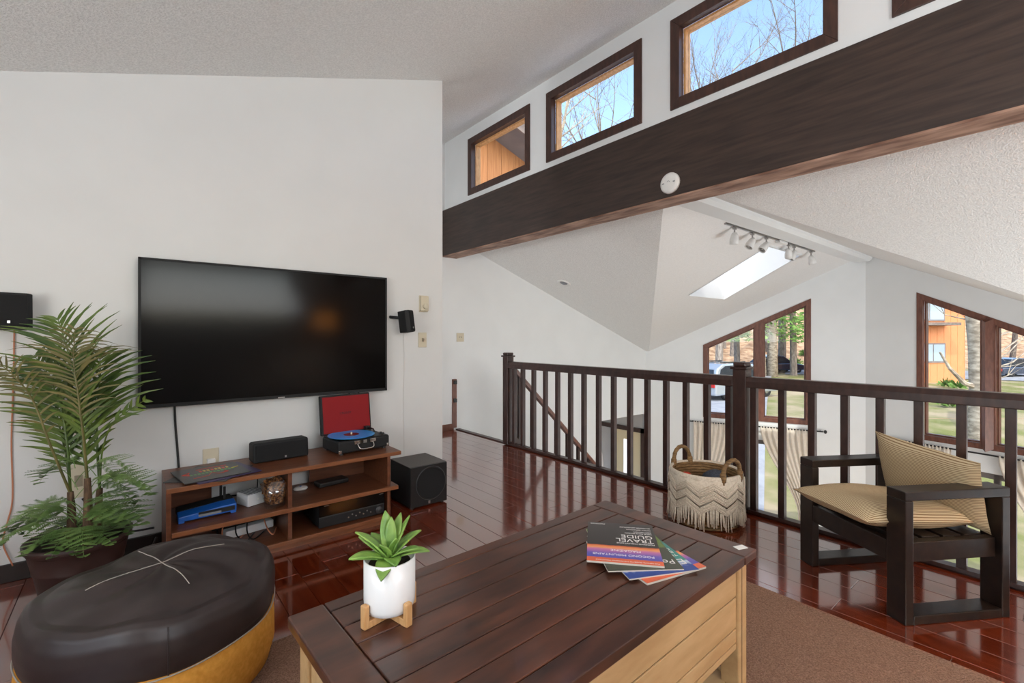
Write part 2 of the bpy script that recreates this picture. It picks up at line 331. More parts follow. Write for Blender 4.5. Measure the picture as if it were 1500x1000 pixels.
# beam and clerestory wall
beam = struct(MB().box(3.133, 3.335, YB, YF, 2.273, 2.862).build('trim_2', 'beam_wood', bevel=.006))
struct(MB().box(3.136, 3.345, YB, YF, 2.262, 2.275).build('trim_3', noisy('beam_soffit', srgb(112, 78, 62), srgb(176, 142, 122), (5, 1.2, 5), 3, 7, .6, .1, .003)))
CW = [(3.592, 4.724), (2.24, 3.348), (.903, 1.984), (-.43, .656)]
Z0, Z1 = 2.944, 3.612
cw = MB(); edges = [YB] + [q for a in sorted(CW) for q in a] + [YF]
cw.box(XC, XC + .12, YB, YF, 2.80, Z0).box(XC, XC + .12, YB, YF, Z1, ceil_z(XC) + .02)
for i in range(0, len(edges), 2): cw.box(XC, XC + .12, edges[i], edges[i + 1], Z0, Z1)
struct(cw.build('wall_clerestory', 'wall_white'))

def inset(poly, d):
    """convex 2D polygon inset by d"""
    n = len(poly); out = []; c = (sum(p[0] for p in poly) / n, sum(p[1] for p in poly) / n); lines = []
    for i in range(n):
        (ax, ay), (bx, by) = poly[i], poly[(i + 1) % n]; nx, ny = -(by - ay), bx - ax; l = math.hypot(nx, ny); nx /= l; ny /= l
        if (c[0] - ax) * nx + (c[1] - ay) * ny < 0: nx, ny = -nx, -ny
        lines.append((nx, ny, nx * ax + ny * ay + d))
    for i in range(n):
        a, b, e = lines[i - 1]; c_, d_, f_ = lines[i]; det = a * d_ - b * c_; out.append(((e * d_ - b * f_) / det, (a * f_ - e * c_) / det))
    return out
def window(n, poly, to3, nrm, w=.062, depth=.05, m='trim_wood', jamb='raw_wood', pane_at=.085, mull=None, cas=.018):
    """frame boards mitred round a polygon, inner jamb and a pane; nrm points into the room"""
    nrm = Vector(nrm); inn = inset(poly, w); t = thing('window_%d' % n, to3(*poly[0]), None, None, kind='structure'); base = Vector(t.location); k = len(poly)
    L = lambda q, d=0: to3(*q) - base + nrm * d
    for i in range(k):
        j = (i + 1) % k
        MB().prism([L(poly[i], .012), L(poly[j], .012), L(inn[j], .012), L(inn[i], .012)], -nrm * (.012 + depth)).build('frame_board', m, t, bevel=.003)
    in2 = inset(poly, w + .018)
    for i in range(k):
        j = (i + 1) % k
        MB().prism([L(inn[i], -depth), L(inn[j], -depth), L(in2[j], -depth), L(in2[i], -depth)], -nrm * (pane_at - depth + .03)).build('sash_board', jamb, t)
    MB().prism([L(q, -pane_at) for q in in2], -nrm * .006).build('pane', 'pane_glass', t)
    return t, L
for i, (a, b) in enumerate(CW):
    window(i + 1, [(b, Z0 - .012), (a, Z0 - .012), (a, Z1), (b, Z1)], lambda u, v: Vector((XC, u, v)), (-1, 0, 0), w=.075)
# unseen windows: back one mirrored by the television, left-wall pair added for fill
window(5, [(.05, 1.45), (2.35, 1.45), (2.35, 2.55), (.05, 2.55)], lambda u, v: Vector((u, YB, v)), (0, 1, 0), w=.06, jamb='trim_wood')
window(6, [(-1.1, .8), (1.5, .8), (1.5, 1.78), (-1.1, 1.78)], lambda u, v: Vector((XL, u, v)), (1, 0, 0), w=.06, jamb='trim_wood')

window(13, [(3.8, .8), (4.9, .8), (4.9, 1.78), (3.8, 1.78)], lambda u, v: Vector((XL, u, v)), (1, 0, 0), w=.06, jamb='trim_wood')  # hall opening added for its fill light

# ---------------------------------------------------------------- great room: sloped ceilings, prow wall, lower level
xv = lambda y: 3.694 + (2.382 - c2z(y)) / .366       # valley
LO, LD = Vector((7.573, 5.27, 0)), Vector((.3759, -.9267, 0)); LN = Vector((-.9267, -.3759, 0))
AP = LO + LD * 3.361; RD = Vector((-.2183, -.9759, 0)); RN = Vector((-.9759, .2183, 0))
lw = lambda s, z, d=0: Vector((LO.x + LD.x * s + LN.x * d, LO.y + LD.y * s + LN.y * d, z))
rw = lambda s, z, d=0: Vector((AP.x + RD.x * s + RN.x * d, AP.y + RD.y * s + RN.y * d, z))
xl = lambda y: LO.x + (LO.y - y) * .4056 + .12
xr = lambda y: AP.x - (AP.y - y) * .2237 + .12
yv = YR + (ZR - c1z(7.63)) / S2; yvr = 2 * YR - yv
struct(MB().prism([(3.3, YF + .1, c1z(3.3)), (7.8, YF + .1, c1z(7.8)), (7.8, yv, c1z(7.8)), (7.63, yv, c1z(7.63)), (xv(YR), YR, ZR), (3.3, YR, c1z(3.3))], (0, 0, .14)).build('ceiling_stair', 'popcorn'))
struct(MB().prism([(3.3, YB - .1, c1z(3.3)), (7.8, YB - .1, c1z(7.8)), (7.8, yvr, c1z(7.8)), (7.63, yvr, c1z(7.63)), (xv(YR), YR, ZR), (3.3, YR, c1z(3.3))], (0, 0, .14)).build('ceiling_right', 'popcorn'))
SK = (6.08, 7.12, 2.47, 3.53)
g = MB()
for poly in ([(xv(YR), YR), (xl(YR), YR), (xl(SK[2]), SK[2]), (xv(SK[2]), SK[2])], [(xv(SK[2]), SK[2]), (SK[0], SK[2]), (SK[0], SK[3]), (xv(SK[3]), SK[3])],
             [(SK[1], SK[2]), (xl(SK[2]), SK[2]), (xl(SK[3]), SK[3]), (SK[1], SK[3])], [(xv(SK[3]), SK[3]), (xl(SK[3]), SK[3]), (xl(yv), yv), (7.63, yv)]):
    g.prism([(p[0], p[1], c2z(p[1])) for p in poly], (0, 0, .14))
struct(g.build('ceiling_gable', noisy('ceiling_smooth', srgb(232, 231, 229), srgb(238, 237, 235), nscale=60, rough=.85, bstr=.15, bdist=.004)))
struct(MB().prism([(x_, y_, c2z(y_)) for x_, y_ in ((xv(YR), YR), (xr(YR), YR), (xr(yvr), yvr), (7.63, yvr))], (0, 0, .14)).build('ceiling_gable_right', 'ceiling_smooth'))
# ridge box with soft edges
rb = MB(); rb.prism([(3.36, 2.04, 2.55), (3.36, 2.05, 2.415), (3.36, 2.09, 2.385), (3.36, 2.28, 2.385), (3.36, 2.32, 2.41), (3.36, 2.33, 2.55)], (5.40, 0, 0))
struct(rb.build('trim_4', 'wall_white'))
# skylight well
sk = thing('window_7', (6.6, 3.0, c2z(3.0)), None, None, kind='structure'); sb = Vector(sk.location); HW = .56
def shaft(p, q, out, m='wall_white'):
    a = Vector((p[0], p[1], c2z(p[1]))) - sb; b = Vector((q[0], q[1], c2z(q[1]))) - sb
    MB().prism([a, b, b + UP * HW, a + UP * HW], Vector(out) * .03).build('well_board', m, sk)
e_ = .006; a0, a1, b0_, b1_ = SK[0] + e_, SK[1] - e_, SK[2] + e_, SK[3] - e_
shaft((a0, b0_), (a0, b1_), (-1, 0, 0)); shaft((a1, b0_), (a1, b1_), (1, 0, 0)); shaft((a0, b0_), (a1, b0_), (0, -1, 0)); shaft((a0, b1_), (a1, b1_), (0, 1, 0))
fr = lambda x0, x1, y0, y1, z: [Vector((x_, y_, c2z(y_) + z)) - sb for x_, y_ in ((x0, y0), (x1, y0), (x1, y1), (x0, y1))]
MB().prism(fr(SK[0] - .02, SK[1] + .02, SK[2] - .02, SK[3] + .02, HW), (0, 0, .01)).build('pane', 'pane_glass', sk)
MB().prism(fr(SK[0], SK[0] + .05, SK[2], SK[3], HW - .05), (0, 0, .05)).build('frame_board', 'raw_wood', sk)
MB().prism(fr(SK[0], SK[1], SK[2], SK[2] + .04, HW - .05), (0, 0, .05)).build('frame_board', 'raw_wood', sk)

def prow(name, f, n, smax, top, w0, w1, zb, zt0, zt1, zd):
    b = MB(); P = lambda q: [f(*a) for a in q]; off = -Vector(n) * .16
    b.prism(P([(0, ZLOW), (w0, ZLOW), (w0, top(w0)), (0, top(0))]), off); b.prism(P([(w1, ZLOW), (smax, ZLOW), (smax, top(smax)), (w1, top(w1))]), off)
    b.prism(P([(w0, zd), (w1, zd), (w1, zb), (w0, zb)]), off); b.prism(P([(w0, zt0), (w1, zt1), (w1, top(w1)), (w0, top(w0))]), off)
    struct(b.build(name, 'wall_white'))
topL = lambda s: c2z(LO.y + LD.y * s) + .05
topR = lambda s: c2z(AP.y + RD.y * s) + .05
LW0, LW1, RW0, RW1 = 1.013, 2.646, .65, 2.28
prow('wall_prow_left', lw, LN, 3.361, topL, LW0, LW1, -.207, 1.085, 1.852, -.52)
prow('wall_prow_right', rw, RN, 3.161, topR, RW0, RW1, -.225, 1.863, 1.05, -.52)
E1 = rw(3.161, 0)
struct(MB().box(7.7, E1.x + .02, E1.y - .12, E1.y, ZLOW, 1.0).box(7.7, 7.82, YB, E1.y, ZLOW, 1.0).build('wall_front_corner', 'wall_white'))
struct(MB().box(XC, 7.8, YB - .12, YB, ZLOW, -2.1).box(XC, 3.9, YB - .12, YB, -2.1, c1z(3.9)).box(7.3, 7.8, YB - .12, YB, -2.1, c1z(7.8)).prism([(3.9, YB, .0), (7.3, YB, .0), (7.3, YB, c1z(7.3)), (3.9, YB, c1z(3.9))], (0, -.12, 0)).build('wall_right', 'wall_white'))
struct(MB().box(-2.2, 9.2, YB, 8.2, ZLOW - .1, ZLOW).build('floor_lower', noisy('lower_floor', srgb(150, 120, 92), srgb(176, 146, 116), (2, 12, 1), 3, 5, .35)))
struct(MB().box(XR + .02, XR + .06, YB, 4.1, ZLOW, -.22).build('wall_lower_left', 'wall_white'))
struct(MB().box(5.0, 7.9, YF + .15, 8.2, -.22, -.1).build('ceiling_entry', 'wall_white'))

def prow_window(n, f, nrm, w0, w1, zb, zt0, zt1, mid, wedge):
    zm = zt0 + (zt1 - zt0) * (mid - w0) / (w1 - w0)
    for k, (a, b, za, zb_) in enumerate(((w0, mid, zt0, zm), (mid, w1, zm, zt1))):
        window(n + k, [(a, zb), (b, zb), (b, zb_), (a, za)], lambda u, v: f(u, v), nrm, w=.072, m='brown_wood', jamb='brown_wood', depth=.05)
    if wedge:
        a = [f(mid - .06, zb + .02, .012), f(mid, zb - .02, .075), f(mid + .06, zb + .02, .012)]
        struct(MB().prism([a[0], a[1], a[2]], (0, 0, zm - zb - .06)).build('trim_5', 'brown_wood'))
prow_window(8, lw, LN, LW0, LW1, -.207, 1.085, 1.852, 1.90, False)
prow_window(10, rw, RN, RW0, RW1, -.225, 1.863, 1.05, 1.397, True)
def patio(n, f, nrm, w0, w1):
    t = thing('door_%d' % n, f(w0, ZLOW), None, None, kind='structure'); base = Vector(t.location); mid = (w0 + w1) / 2
    L = lambda s, z, d=0: f(s, z, d) - base
    for a, b in ((w0, mid + .02), (mid - .02, w1)):
        for s0, s1, z0, z1 in ((a, a + .05, ZLOW, -.52), (b - .05, b, ZLOW, -.52), (a, b, -.60, -.52), (a, b, ZLOW, ZLOW + .1)):
            MB().prism([L(s0, z0, -.05), L(s1, z0, -.05), L(s1, z1, -.05), L(s0, z1, -.05)], -Vector(nrm) * .05).build('frame_board', 'soffit', t)
        MB().prism([L(a, ZLOW, -.07), L(b, ZLOW, -.07), L(b, -.52, -.07), L(a, -.52, -.07)], -Vector(nrm) * .006).build('pane', 'pane_glass', t)
patio(1, lw, LN, LW0, LW1); patio(2, rw, RN, RW0, RW1)

# curtains on rods
def rod(f, s0, s1, z, label, bare=None):
    t = thing('curtain_rod', f(s0, z, .07), label, 'curtain rod'); b = Vector(t.location); L = lambda s, z_, d=.07: f(s, z_, d) - b
    MB().tube([L(s0, z), L(s1, z)], .011, 8).build('rod', 'black_plastic', t, True)
    for s, q in ((s0, -1), (s1, 1)):
        MB().lathe([(.0, -.03), (.016, -.022), (.024, 0), (.016, .022), (0, .03)], 12, L(s + q * .025, z)).build('finial', 'black_plastic', t, True)
    for s in (s0 + .04, s1 - .04):
        MB().tube([L(s, z), L(s, z, .002)], .008, 8).build('bracket', 'black_plastic', t)
def curtain(f, s0, s1, z, side, label, waves, amount=.72):
    """panel hanging from s0 to s1, swept towards one side lower down"""
    base = f(s0, ZLOW, .07)
    def fn(u, v):
        zz = z + .01 - v * (z - ZLOW - .03); w = s1 - s0; k = smoothstep(min(1, v / .62)) * amount
        if v > .62: k *= 1 - .35 * smoothstep((v - .62) / .38)
        s = (s0 + u * w * (1 - k)) if side < 0 else (s1 - (1 - u) * w * (1 - k))
        d = .07 + .014 * math.sin(u * waves * 2 * math.pi) * (1 - .2 * v) + .006 * math.sin(u * waves * 5.1 + 2)
        if v < .03: d = .07 + .014 * math.sin(u * waves * 4 * math.pi)
        return f(s, zz, d + .004) - base
    o = MB().grid(fn, int(waves * 10), 26).build('curtain', 'curtain', None, True, solid=.002); o.location = base
    tag(o, label, 'curtain', 'cream curtains on the window wall'); return o
ZROD = -.285
rod(lw, .80, 2.81, ZROD, 'black curtain rod under the window that looks onto the parked cars')
rod(rw, .34, 2.5, ZROD + .01, 'black curtain rod under the window that looks onto the orange house')
curtain(lw, .86, 1.62, ZROD, -1, 'cream curtain panel under the car window, drawn towards the stair wall', 9, .5)
curtain(lw, 1.92, 2.68, ZROD, 1, 'cream curtain panel under the car window, swept towards the corner of the walls', 9)
curtain(rw, .40, 1.06, ZROD + .01, -1, 'cream curtain panel under the orange-house window, swept towards the corner of the walls', 8)
curtain(rw, 1.52, 2.45, ZROD + .01, 1, 'cream curtain panel under the orange-house window, hanging behind the armchair', 10, .6)

# entry beyond the stairs: front wall with door and arched light
EX = 7.62
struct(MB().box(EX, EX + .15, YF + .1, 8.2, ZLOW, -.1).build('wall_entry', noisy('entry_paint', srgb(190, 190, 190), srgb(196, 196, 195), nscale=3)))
struct(MB().box(5.0, EX, 8.1, 8.25, ZLOW, -.1).build('wall_entry_side', 'wall_white'))
dr = thing('door_3', (EX, 5.68, ZLOW), None, None, kind='structure')
MB().box(-.04, 0, -.30, .32, 0, 2.04).build('door_leaf', 'door_cream', dr, bevel=.004)
MB().box(-.05, -.042, .0, .10, .5, 1.86).build('pane', 'frost_glow', dr)
MB().box(-.047, -.041, -.06, -.0, .45, 1.9).build('pane_frame', 'door_cream', dr)
for y0, y1, z0, z1 in ((-.38, -.30, 0, 2.12), (.32, .40, 0, 2.12), (-.38, .98, 2.04, 2.12)): MB().box(-.06, 0, y0, y1, z0, z1).build('frame_board', 'rail_wood', dr)
aw = thing('window_12', (EX, 6.62, ZLOW), None, None, kind='structure')
arch = [(-.27, .2), (.27, .2)] + [(.27 * math.cos(q), 1.2 + .55 * math.sin(q)) for q in [math.pi * k / 14 for k in range(15)]]
MB().prism([(-.012, a, b) for a, b in arch], (.01, 0, 0)).build('pane', 'frost_glow', aw)
MB().tube([(-.012, a, b) for a, b in arch], .022, 6, closed=True).build('frame_board', 'white_plastic', aw)

# stairs going down along the far wall
st = thing('staircase', (XR + .06, 4.2, ZLOW), 'wooden staircase going down between railing and white wall', 'staircase')
NS = 13; rise = -ZLOW / NS; run = .205
for k in range(1, NS):
    z = -ZLOW - k * rise; MB().box((k - 1) * run, k * run + .03, .06, 1.06, z - .035, z).build('tread', 'plank', st, bevel=.004)
    MB().box((k - 1) * run, (k - 1) * run + .02, .06, 1.06, z, z + rise - .035).build('riser', 'wall_white', st)
MB().prism([(0, .0, -ZLOW - .30), (0, .0, -ZLOW - .02), (2.6, 0, .05), (2.6, 0, -.0), (2.4, 0, 0)], (0, .05, 0)).build('stringer', 'rail_wood', st)

def railing_post(loc, label):
    t = thing('newel_post', loc, label, 'post', group=None)
    MB().box(-.045, .045, -.045, .045, .0, .985).build('post', 'rail_wood', t, bevel=.004)
    MB().box(-.058, .058, -.058, .058, .985, 1.003).build('cap_collar', 'rail_wood', t, bevel=.003)
    MB().box(-.045, .045, -.045, .045, 1.003, 1.035).build('cap', 'rail_wood', t, bevel=.01)
    return t
BX = XR
railing_post((BX, 4.165, .012), 'dark square newel post at the head of the stairs')
railing_post((BX, 1.53, .012), 'dark square newel post behind the woven basket')
def railing(y0, y1, ys, label):
    t = thing('railing', (BX, y0, .012), label, 'railing', group=None)
    MB().prism([(-.05, 0, .862), (.05, 0, .862), (.05, 0, .905), (.035, 0, .935), (-.035, 0, .935), (-.05, 0, .905)], (0, y1 - y0, 0)).build('top_rail', 'rail_wood', t, bevel=.004)
    MB().box(-.03, .03, 0, y1 - y0, 0, .018).build('bottom_rail', 'rail_wood', t)
    me = MB().box(-.02, .02, -.02, .02, .016, .864).mesh('baluster'); me.materials.append(M['rail_wood'])
    for y in ys: o = put('baluster', me, t, bevel=.002); o.location = (0, y - y0, 0)
bal = [4.05, 3.905, 3.726, 3.545, 3.365, 3.186, 3.012, 2.832, 2.659, 2.483, 2.308, 2.131, 1.958, 1.786, 1.622]
railing(1.575, 4.12, bal, 'dark wooden railing between the stairhead post and the basket')
bal2 = [1.446, 1.267, 1.091, .916, .744, .575, .405, .23, .055, -.12, -.295, -.47, -.645, -.82]
railing(-2.55, 1.485, bal2 + [-.995 - .175 * k for k in range(8)], 'dark wooden railing behind the low wooden armchair')
# raked stair rail
sr = thing('stair_handrail', (BX + .05, 4.17, .0), 'sloping dark stair handrail running down from the newel post', 'handrail')
sl = -.955; LR = 2.55
MB().prism([(0, -.03, .86), (0, .03, .86), (0, .035, .90), (0, .02, .925), (0, -.02, .925), (0, -.035, .90)], (LR, 0, sl * LR)).build('top_rail', 'brown_wood', sr)
MB().prism([(0, -.025, .06), (0, .025, .06), (0, .025, .13), (0, -.025, .13)], (LR, 0, sl * LR)).build('bottom_rail', 'rail_wood', sr)
for k in range(11):
    x = .12 + k * .2; MB().prism([(x - .018, -.018, .09 + sl * (x - .018)), (x + .018, -.018, .09 + sl * (x + .018)), (x + .018, -.018, .88 + sl * (x + .018)), (x - .018, -.018, .88 + sl * (x - .018))], (0, .036, 0)).build('baluster', 'rail_wood', sr)

# ---------------------------------------------------------------- things fixed to walls and ceilings
gp = thing('gate_post', (3.309, YF - .001, .03), 'short upright brown board with black brackets on the stair wall', 'gate post')
MB().box(-.032, .032, -.02, 0, 0, .64).build('board', 'brown_wood', gp, bevel=.003)
for z in (.36, .60):
    MB().box(-.022, .022, -.045, -.02, z - .025, z + .025).build('bracket', 'black_plastic', gp, bevel=.004)
def plate(name, loc, w, h, label, cat, extra):
    t = thing(name, loc, label, cat); MB().box(-w / 2, w / 2, -.007, 0, -h / 2, h / 2).build('plate', 'ivory', t, bevel=.003); extra(t); return t
def two_slots(t):
    for x, r in ((-.014, .3), (.014, -.3)): MB().obox((x, -.009, .004), (.007, .008, .018), Matrix.Rotation(r, 3, 'Y')).build('toggle', 'ivory_dark', t)
plate('light_switch', (3.405, YF, 1.22), .115, .115, 'double ivory light switch on the stair wall', 'switch', two_slots)
plate('light_switch', (1.833, YT, 1.20), .075, .12, 'single ivory light switch under the small wall speaker', 'switch', lambda t: MB().obox((0, -.014, 0), (.010, .02, .024), Matrix.Rotation(.4, 3, 'X')).build('toggle', 'ivory_dark', t))
def dial(t):
    MB().box(-.036, .036, -.03, -.007, -.058, .062).build('cover', 'ivory', t, bevel=.004)
    MB().lathe([(.022, 0), (.022, .012), (.017, .016), (0, .016)], 20, (.002, -.03, -.022), rot=Matrix.Rotation(R(90), 3, 'X')).build('dial', 'ivory', t, True)
plate('thermostat', (1.842, YT, 1.492), .08, .135, 'ivory thermostat with round dial above the small wall speaker', 'thermostat', dial)
def plug(t): MB().box(-.022, .022, -.03, -.007, -.045, .0).build('plug', 'white_plastic', t, bevel=.004)
plate('wall_outlet', (.382, YT, .478), .085, .12, 'ivory outlet with white plug above the record sleeves', 'outlet', plug)
plate('wall_outlet', (-.215, YT, .455), .07, .18, 'ivory outlet behind the potted palm', 'outlet', lambda t: MB().box(-.016, .016, -.012, -.007, -.03, .03).build('socket', 'ivory_dark', t))
sd = thing('smoke_detector', (3.133, 1.962, 2.372), 'round white smoke detector on the dark beam', 'smoke detector')
MB().lathe([(.078, 0), (.078, .014), (.07, .026), (.055, .030), (0, .031)], 36, rot=Matrix.Rotation(R(-90), 3, 'Y')).build('body', 'white_plastic', sd, True)
for q in (-1, 1): MB().box(-.032, -.030, q * .045 - .008, q * .045 + .008, -.004, .004).build('vent', 'silver_strip', sd)
MB().tube([(-.032, .012 * math.cos(a), .012 * math.sin(a)) for a in [.5 + k * .3 for k in range(9)]], .0015, 5).build('test_ring', 'silver_strip', sd)
nrm1 = Vector((-.366, 0, -1)).normalized(); q1 = Vector((0, 0, 1)).rotation_difference(nrm1).to_matrix()
rl = thing('recessed_light', (4.755, 4.668, c1z(4.755)), 'round white recessed light in the sloped ceiling over the stairs', 'ceiling light')
MB().lathe([(.10, .0), (.10, .012), (.075, .016), (.06, .004)], 32, rot=q1).build('trim_ring', 'white_plastic', rl, True)
MB().lathe([(.058, .002), (.05, .012), (.03, .022), (0, .026)], 24, (.0, 0, 0), rot=q1).build('bulb', 'silver_strip', rl, True)
# track light under the ridge box
tr = thing('track_light', (4.75, 2.345, 2.405), 'white track light with six spot heads under the ceiling ridge', 'track light')
MB().box(0, 2.5, -.012, .012, -.02, .0).build('track', 'nickel', tr, bevel=.002)
MB().tube([(.05, .012, -.01), (2.45, .012, -.01)], .004, 6).build('conductor', 'chrome', tr)
MB().box(1.3, 1.52, -.03, .03, -.045, -.012).build('feed_box', 'white_plastic', tr, bevel=.004)
for x, ax, ay in ((.2, -.1, .1), (.62, .5, .25), (.98, .7, .3), (1.62, -.75, .2), (1.80, .35, .35), (2.38, -.12, -.2)):
    h = MB().tube([(x, 0, -.02), (x, 0, -.10)], .008, 8).box(x - .02, x + .02, -.014, .014, -.045, -.015).build('stem', 'nickel', tr)
    rm = Matrix.Rotation(ax, 3, 'Y') @ Matrix.Rotation(ay, 3, 'X')
    hd = MB().lathe([(.0, .03), (.022, .026), (.036, .0), (.044, -.045), (.047, -.095), (.041, -.097), (.036, -.06)], 20, (x, .0, -.105), rot=rm).build('head', 'white_plastic', tr, True)
    MB().lathe([(.034, -.088), (.02, -.08), (0, -.078)], 16, (x, 0, -.105), rot=rm).build('bulb', 'chrome', tr, True)

# television
tv = thing('television', (.767, YT - .003, 1.245), 'large flat black television on the white wall above the console', 'television')
MB().box(-.735, .735, -.055, -.012, -.425, .425).build('body', 'black_plastic', tv, bevel=.006)
MB().box(-.722, .722, -.0575, -.054, -.405, .413).build('screen', 'tv_screen', tv)
for a in ((-.735, -.722, -.425, .425), (.722, .735, -.425, .425)): MB().box(a[0], a[1], -.061, -.05, a[2], a[3]).build('bezel', 'black_matte', tv)
for z0, z1 in ((.413, .425), (-.425, -.405)): MB().box(-.735, .735, -.061, -.05, z0, z1).build('bezel', 'black_matte', tv)
MB().box(-.02, .02, -.063, -.060, -.424, -.415).build('badge', 'nickel', tv)
MB().box(-.25, .25, -.012, 0, -.2, .2).build('wall_bracket', 'black_matte', tv)

def speaker(loc, rz, tilt, w, h, d, label, mount):
    t = thing('wall_speaker', loc, label, 'speaker', rz)
    rot = Matrix.Rotation(tilt, 3, 'X')
    c = [(-w / 2 + .018, 0), (w / 2 - .018, 0), (w / 2, .022), (w / 2 - .012, d), (-w / 2 + .012, d), (-w / 2, .022)]
    MB().prism([rot @ Vector((x, y, -h / 2)) for x, y in c], rot @ Vector((0, 0, h))).build('cabinet', 'black_matte', t, bevel=.006)
    MB().quadbox([rot @ Vector(p) for p in ((-w / 2 + .022, -.004, -h / 2 + .01), (w / 2 - .022, -.004, -h / 2 + .01), (w / 2 - .022, .002, -h / 2 + .01), (-w / 2 + .022, .002, -h / 2 + .01), (-w / 2 + .022, -.004, h / 2 - .01), (w / 2 - .022, -.004, h / 2 - .01), (w / 2 - .022, .002, h / 2 - .01), (-w / 2 + .022, .002, h / 2 - .01))]).build('grille', 'grille', t, bevel=.002)
    MB().obox(rot @ Vector((0, -.006, -h * .32)), (.010, .003, .012), rot).build('badge', 'nickel', t)
    m = MB().tube([mount[0], mount[1]], .012, 10); m.build('arm', 'black_plastic', t, True); return t
s1 = speaker((1.66, 3.24, 1.348), R(28), R(-8), .095, .165, .10, 'small black speaker on the wall between thermostat and switch', ((-.0, .09, .02), (-.02, .19, .03)))
s2 = speaker((-.455, 3.27, 1.35), R(12), R(-4), .17, .175, .11, 'small black speaker on the wall over the potted palm', ((0, .10, 0), (0, .128, 0)))

# wires
def wire(name, pts, r, m, label):
    b = Vector(pts[-1]); tag_o = MB().tube([p - b for p in cspline(pts, 6)], r, 6).build(name, m, None, True); tag_o.location = b; tag(tag_o, label, 'wire'); return tag_o
wire('speaker_wire', [(-.452, YT - .006, 1.27), (-.455, YT - .006, 1.0), (-.462, YT - .006, .7), (-.458, YT - .006, .42), (-.475, YT - .01, .3), (-.49, YT - .01, .2), (-.455, YT - .018, .08)], .0035, 'wire_copper', 'copper coloured wire hanging from the speaker over the palm')
wire('speaker_wire', [(1.665, YT - .004, 1.27), (1.672, YT - .004, 1.0), (1.664, YT - .004, .7), (1.672, YT - .004, .4), (1.67, YT - .004, .02)], .0013, 'wire_white', 'thin white wire running down the wall from the small speaker')
wire('power_cable', [(.20, YT - .014, .83), (.205, YT - .012, .70), (.215, YT - .012, .55), (.225, YT - .03, .36), (.24, YT - .05, .05)], .006, 'black_plastic', 'black cable hanging from the left end of the television')
for x in (1.23, 1.30): wire('power_cable', [(x, YT - .014, .83), (x + .01, YT - .012, .74), (x + .03, YT - .012, .5), (x + .03, YT - .014, .02)], .004, 'black_plastic', 'thin black cable between television and record player')['group'] = 'cables behind the record player'
wire('power_cable', [(.10, 3.28, .16), (.0, 3.33, .15), (-.08, 3.34, .18), (-.2, YT - .012, .36)], .006, 'black_plastic', 'black cable running from the console towards the palm pot')
wire('power_cable', [(.11, 3.24, .12), (.06, 3.2, .02), (.0, 3.2, .012), (-.1, 3.31, .008)], .005, 'black_plastic', 'black cable lying on the floor beside the console')

# ---------------------------------------------------------------- console and what stands on it
CX0, CX1, CY0, CY1, CZ = .137, 1.40, 2.885, 3.33, .463
cs = thing('media_console', (CX0, CY0, 0), 'low brown wooden media console under the television', 'console'); CL, CD = CX1 - CX0, CY1 - CY0
for nm, z, x0, x1 in (('top', CZ, 0, CL), ('shelf', .238, .022, CL - .02), ('base_shelf', .055, .022, CL - .085)):
    MB().box(x0, x1, .012, CD, z - .024, z).build(nm, 'console_wood', cs); MB().box(x0, x1, 0, .012, z - .024, z).build('edge_strip', 'console_edge', cs, bevel=.002)
MB().box(0, .022, .03, CD, 0, CZ - .024).build('side_panel', 'console_wood', cs, bevel=.002)
MB().box(CL - .085, CL - .063, .03, CD, 0, CZ - .024).build('side_panel', 'console_wood', cs, bevel=.002)
MB().box(.566, .588, .02, CD - .12, .238, CZ - .024).build('divider', 'console_wood', cs)
MB().box(.566, .588, .02, CD - .12, .055, .214).build('divider', 'console_wood', cs)
MB().box(.022, CL - .085, .02, .035, .0, .031).build('kick_board', 'console_edge', cs)
for a, b in ((.022, .24), (.80, CL - .085)): MB().box(a, b, CD - .012, CD, .055, CZ - .024).build('back_panel', 'console_wood', cs)
MB().box(.24, .80, CD - .012, CD, .055, .214).build('back_panel', 'black_matte', cs)
ZS = .2385
# record sleeves
def sleeve(c, rz, z, m, label):
    o = MB().box(-.155, .155, -.155, .155, 0, .004).build('record_sleeve', m); o.location = (c[0], c[1], z); o.rotation_euler = (0, 0, rz); tag(o, label, 'record sleeve'); return o
sleeve((.345, 3.07), R(-34), CZ, 'dark_grey', 'grey record sleeve at the bottom of the pile on the console')
sleeve((.385, 3.05), R(14), CZ + .0042, 'purple', 'dark purple record sleeve in the middle of the pile on the console')
sv = thing('record_sleeve', (.345, 3.065, CZ + .0085), 'black record sleeve with neon lettering on top of the pile', 'record sleeve', R(8))
MB().box(-.155, .155, -.155, .155, 0, .004).build('card', 'dark_sleeve', sv)
for pts, m, r in (([(-.11, .0), (-.09, .05), (-.13, .02), (-.1, -.01)], 'neon_red', .005), ([(-.10, -.085), (-.03, -.075), (.0, -.02), (.02, -.07), (.07, -.055), (.06, -.02)], 'neon_red', .004), ([(.1, .0), (.14, .02)], 'neon_yellow', .006), ([(-.05, .09), (.02, .095), (.1, .09)], 'neon_red', .004)):
    MB().tube([(a, b, .004) for a, b in pts], r * .6, 4).build('print_line', m, sv)
rn = random.Random(5)
for k in range(12):
    x = -.10 + k * .0185; MB().box(x, x + .012, -.022 + k * .001, .004 + k * .001, .004, .0046).build('print_letter', 'neon_green', sv)
    if 2 < k < 11: MB().box(x, x + .012, .03, .062, .004, .0046).build('print_letter', ('neon_yellow', 'neon_red')[k % 3 == 0], sv)
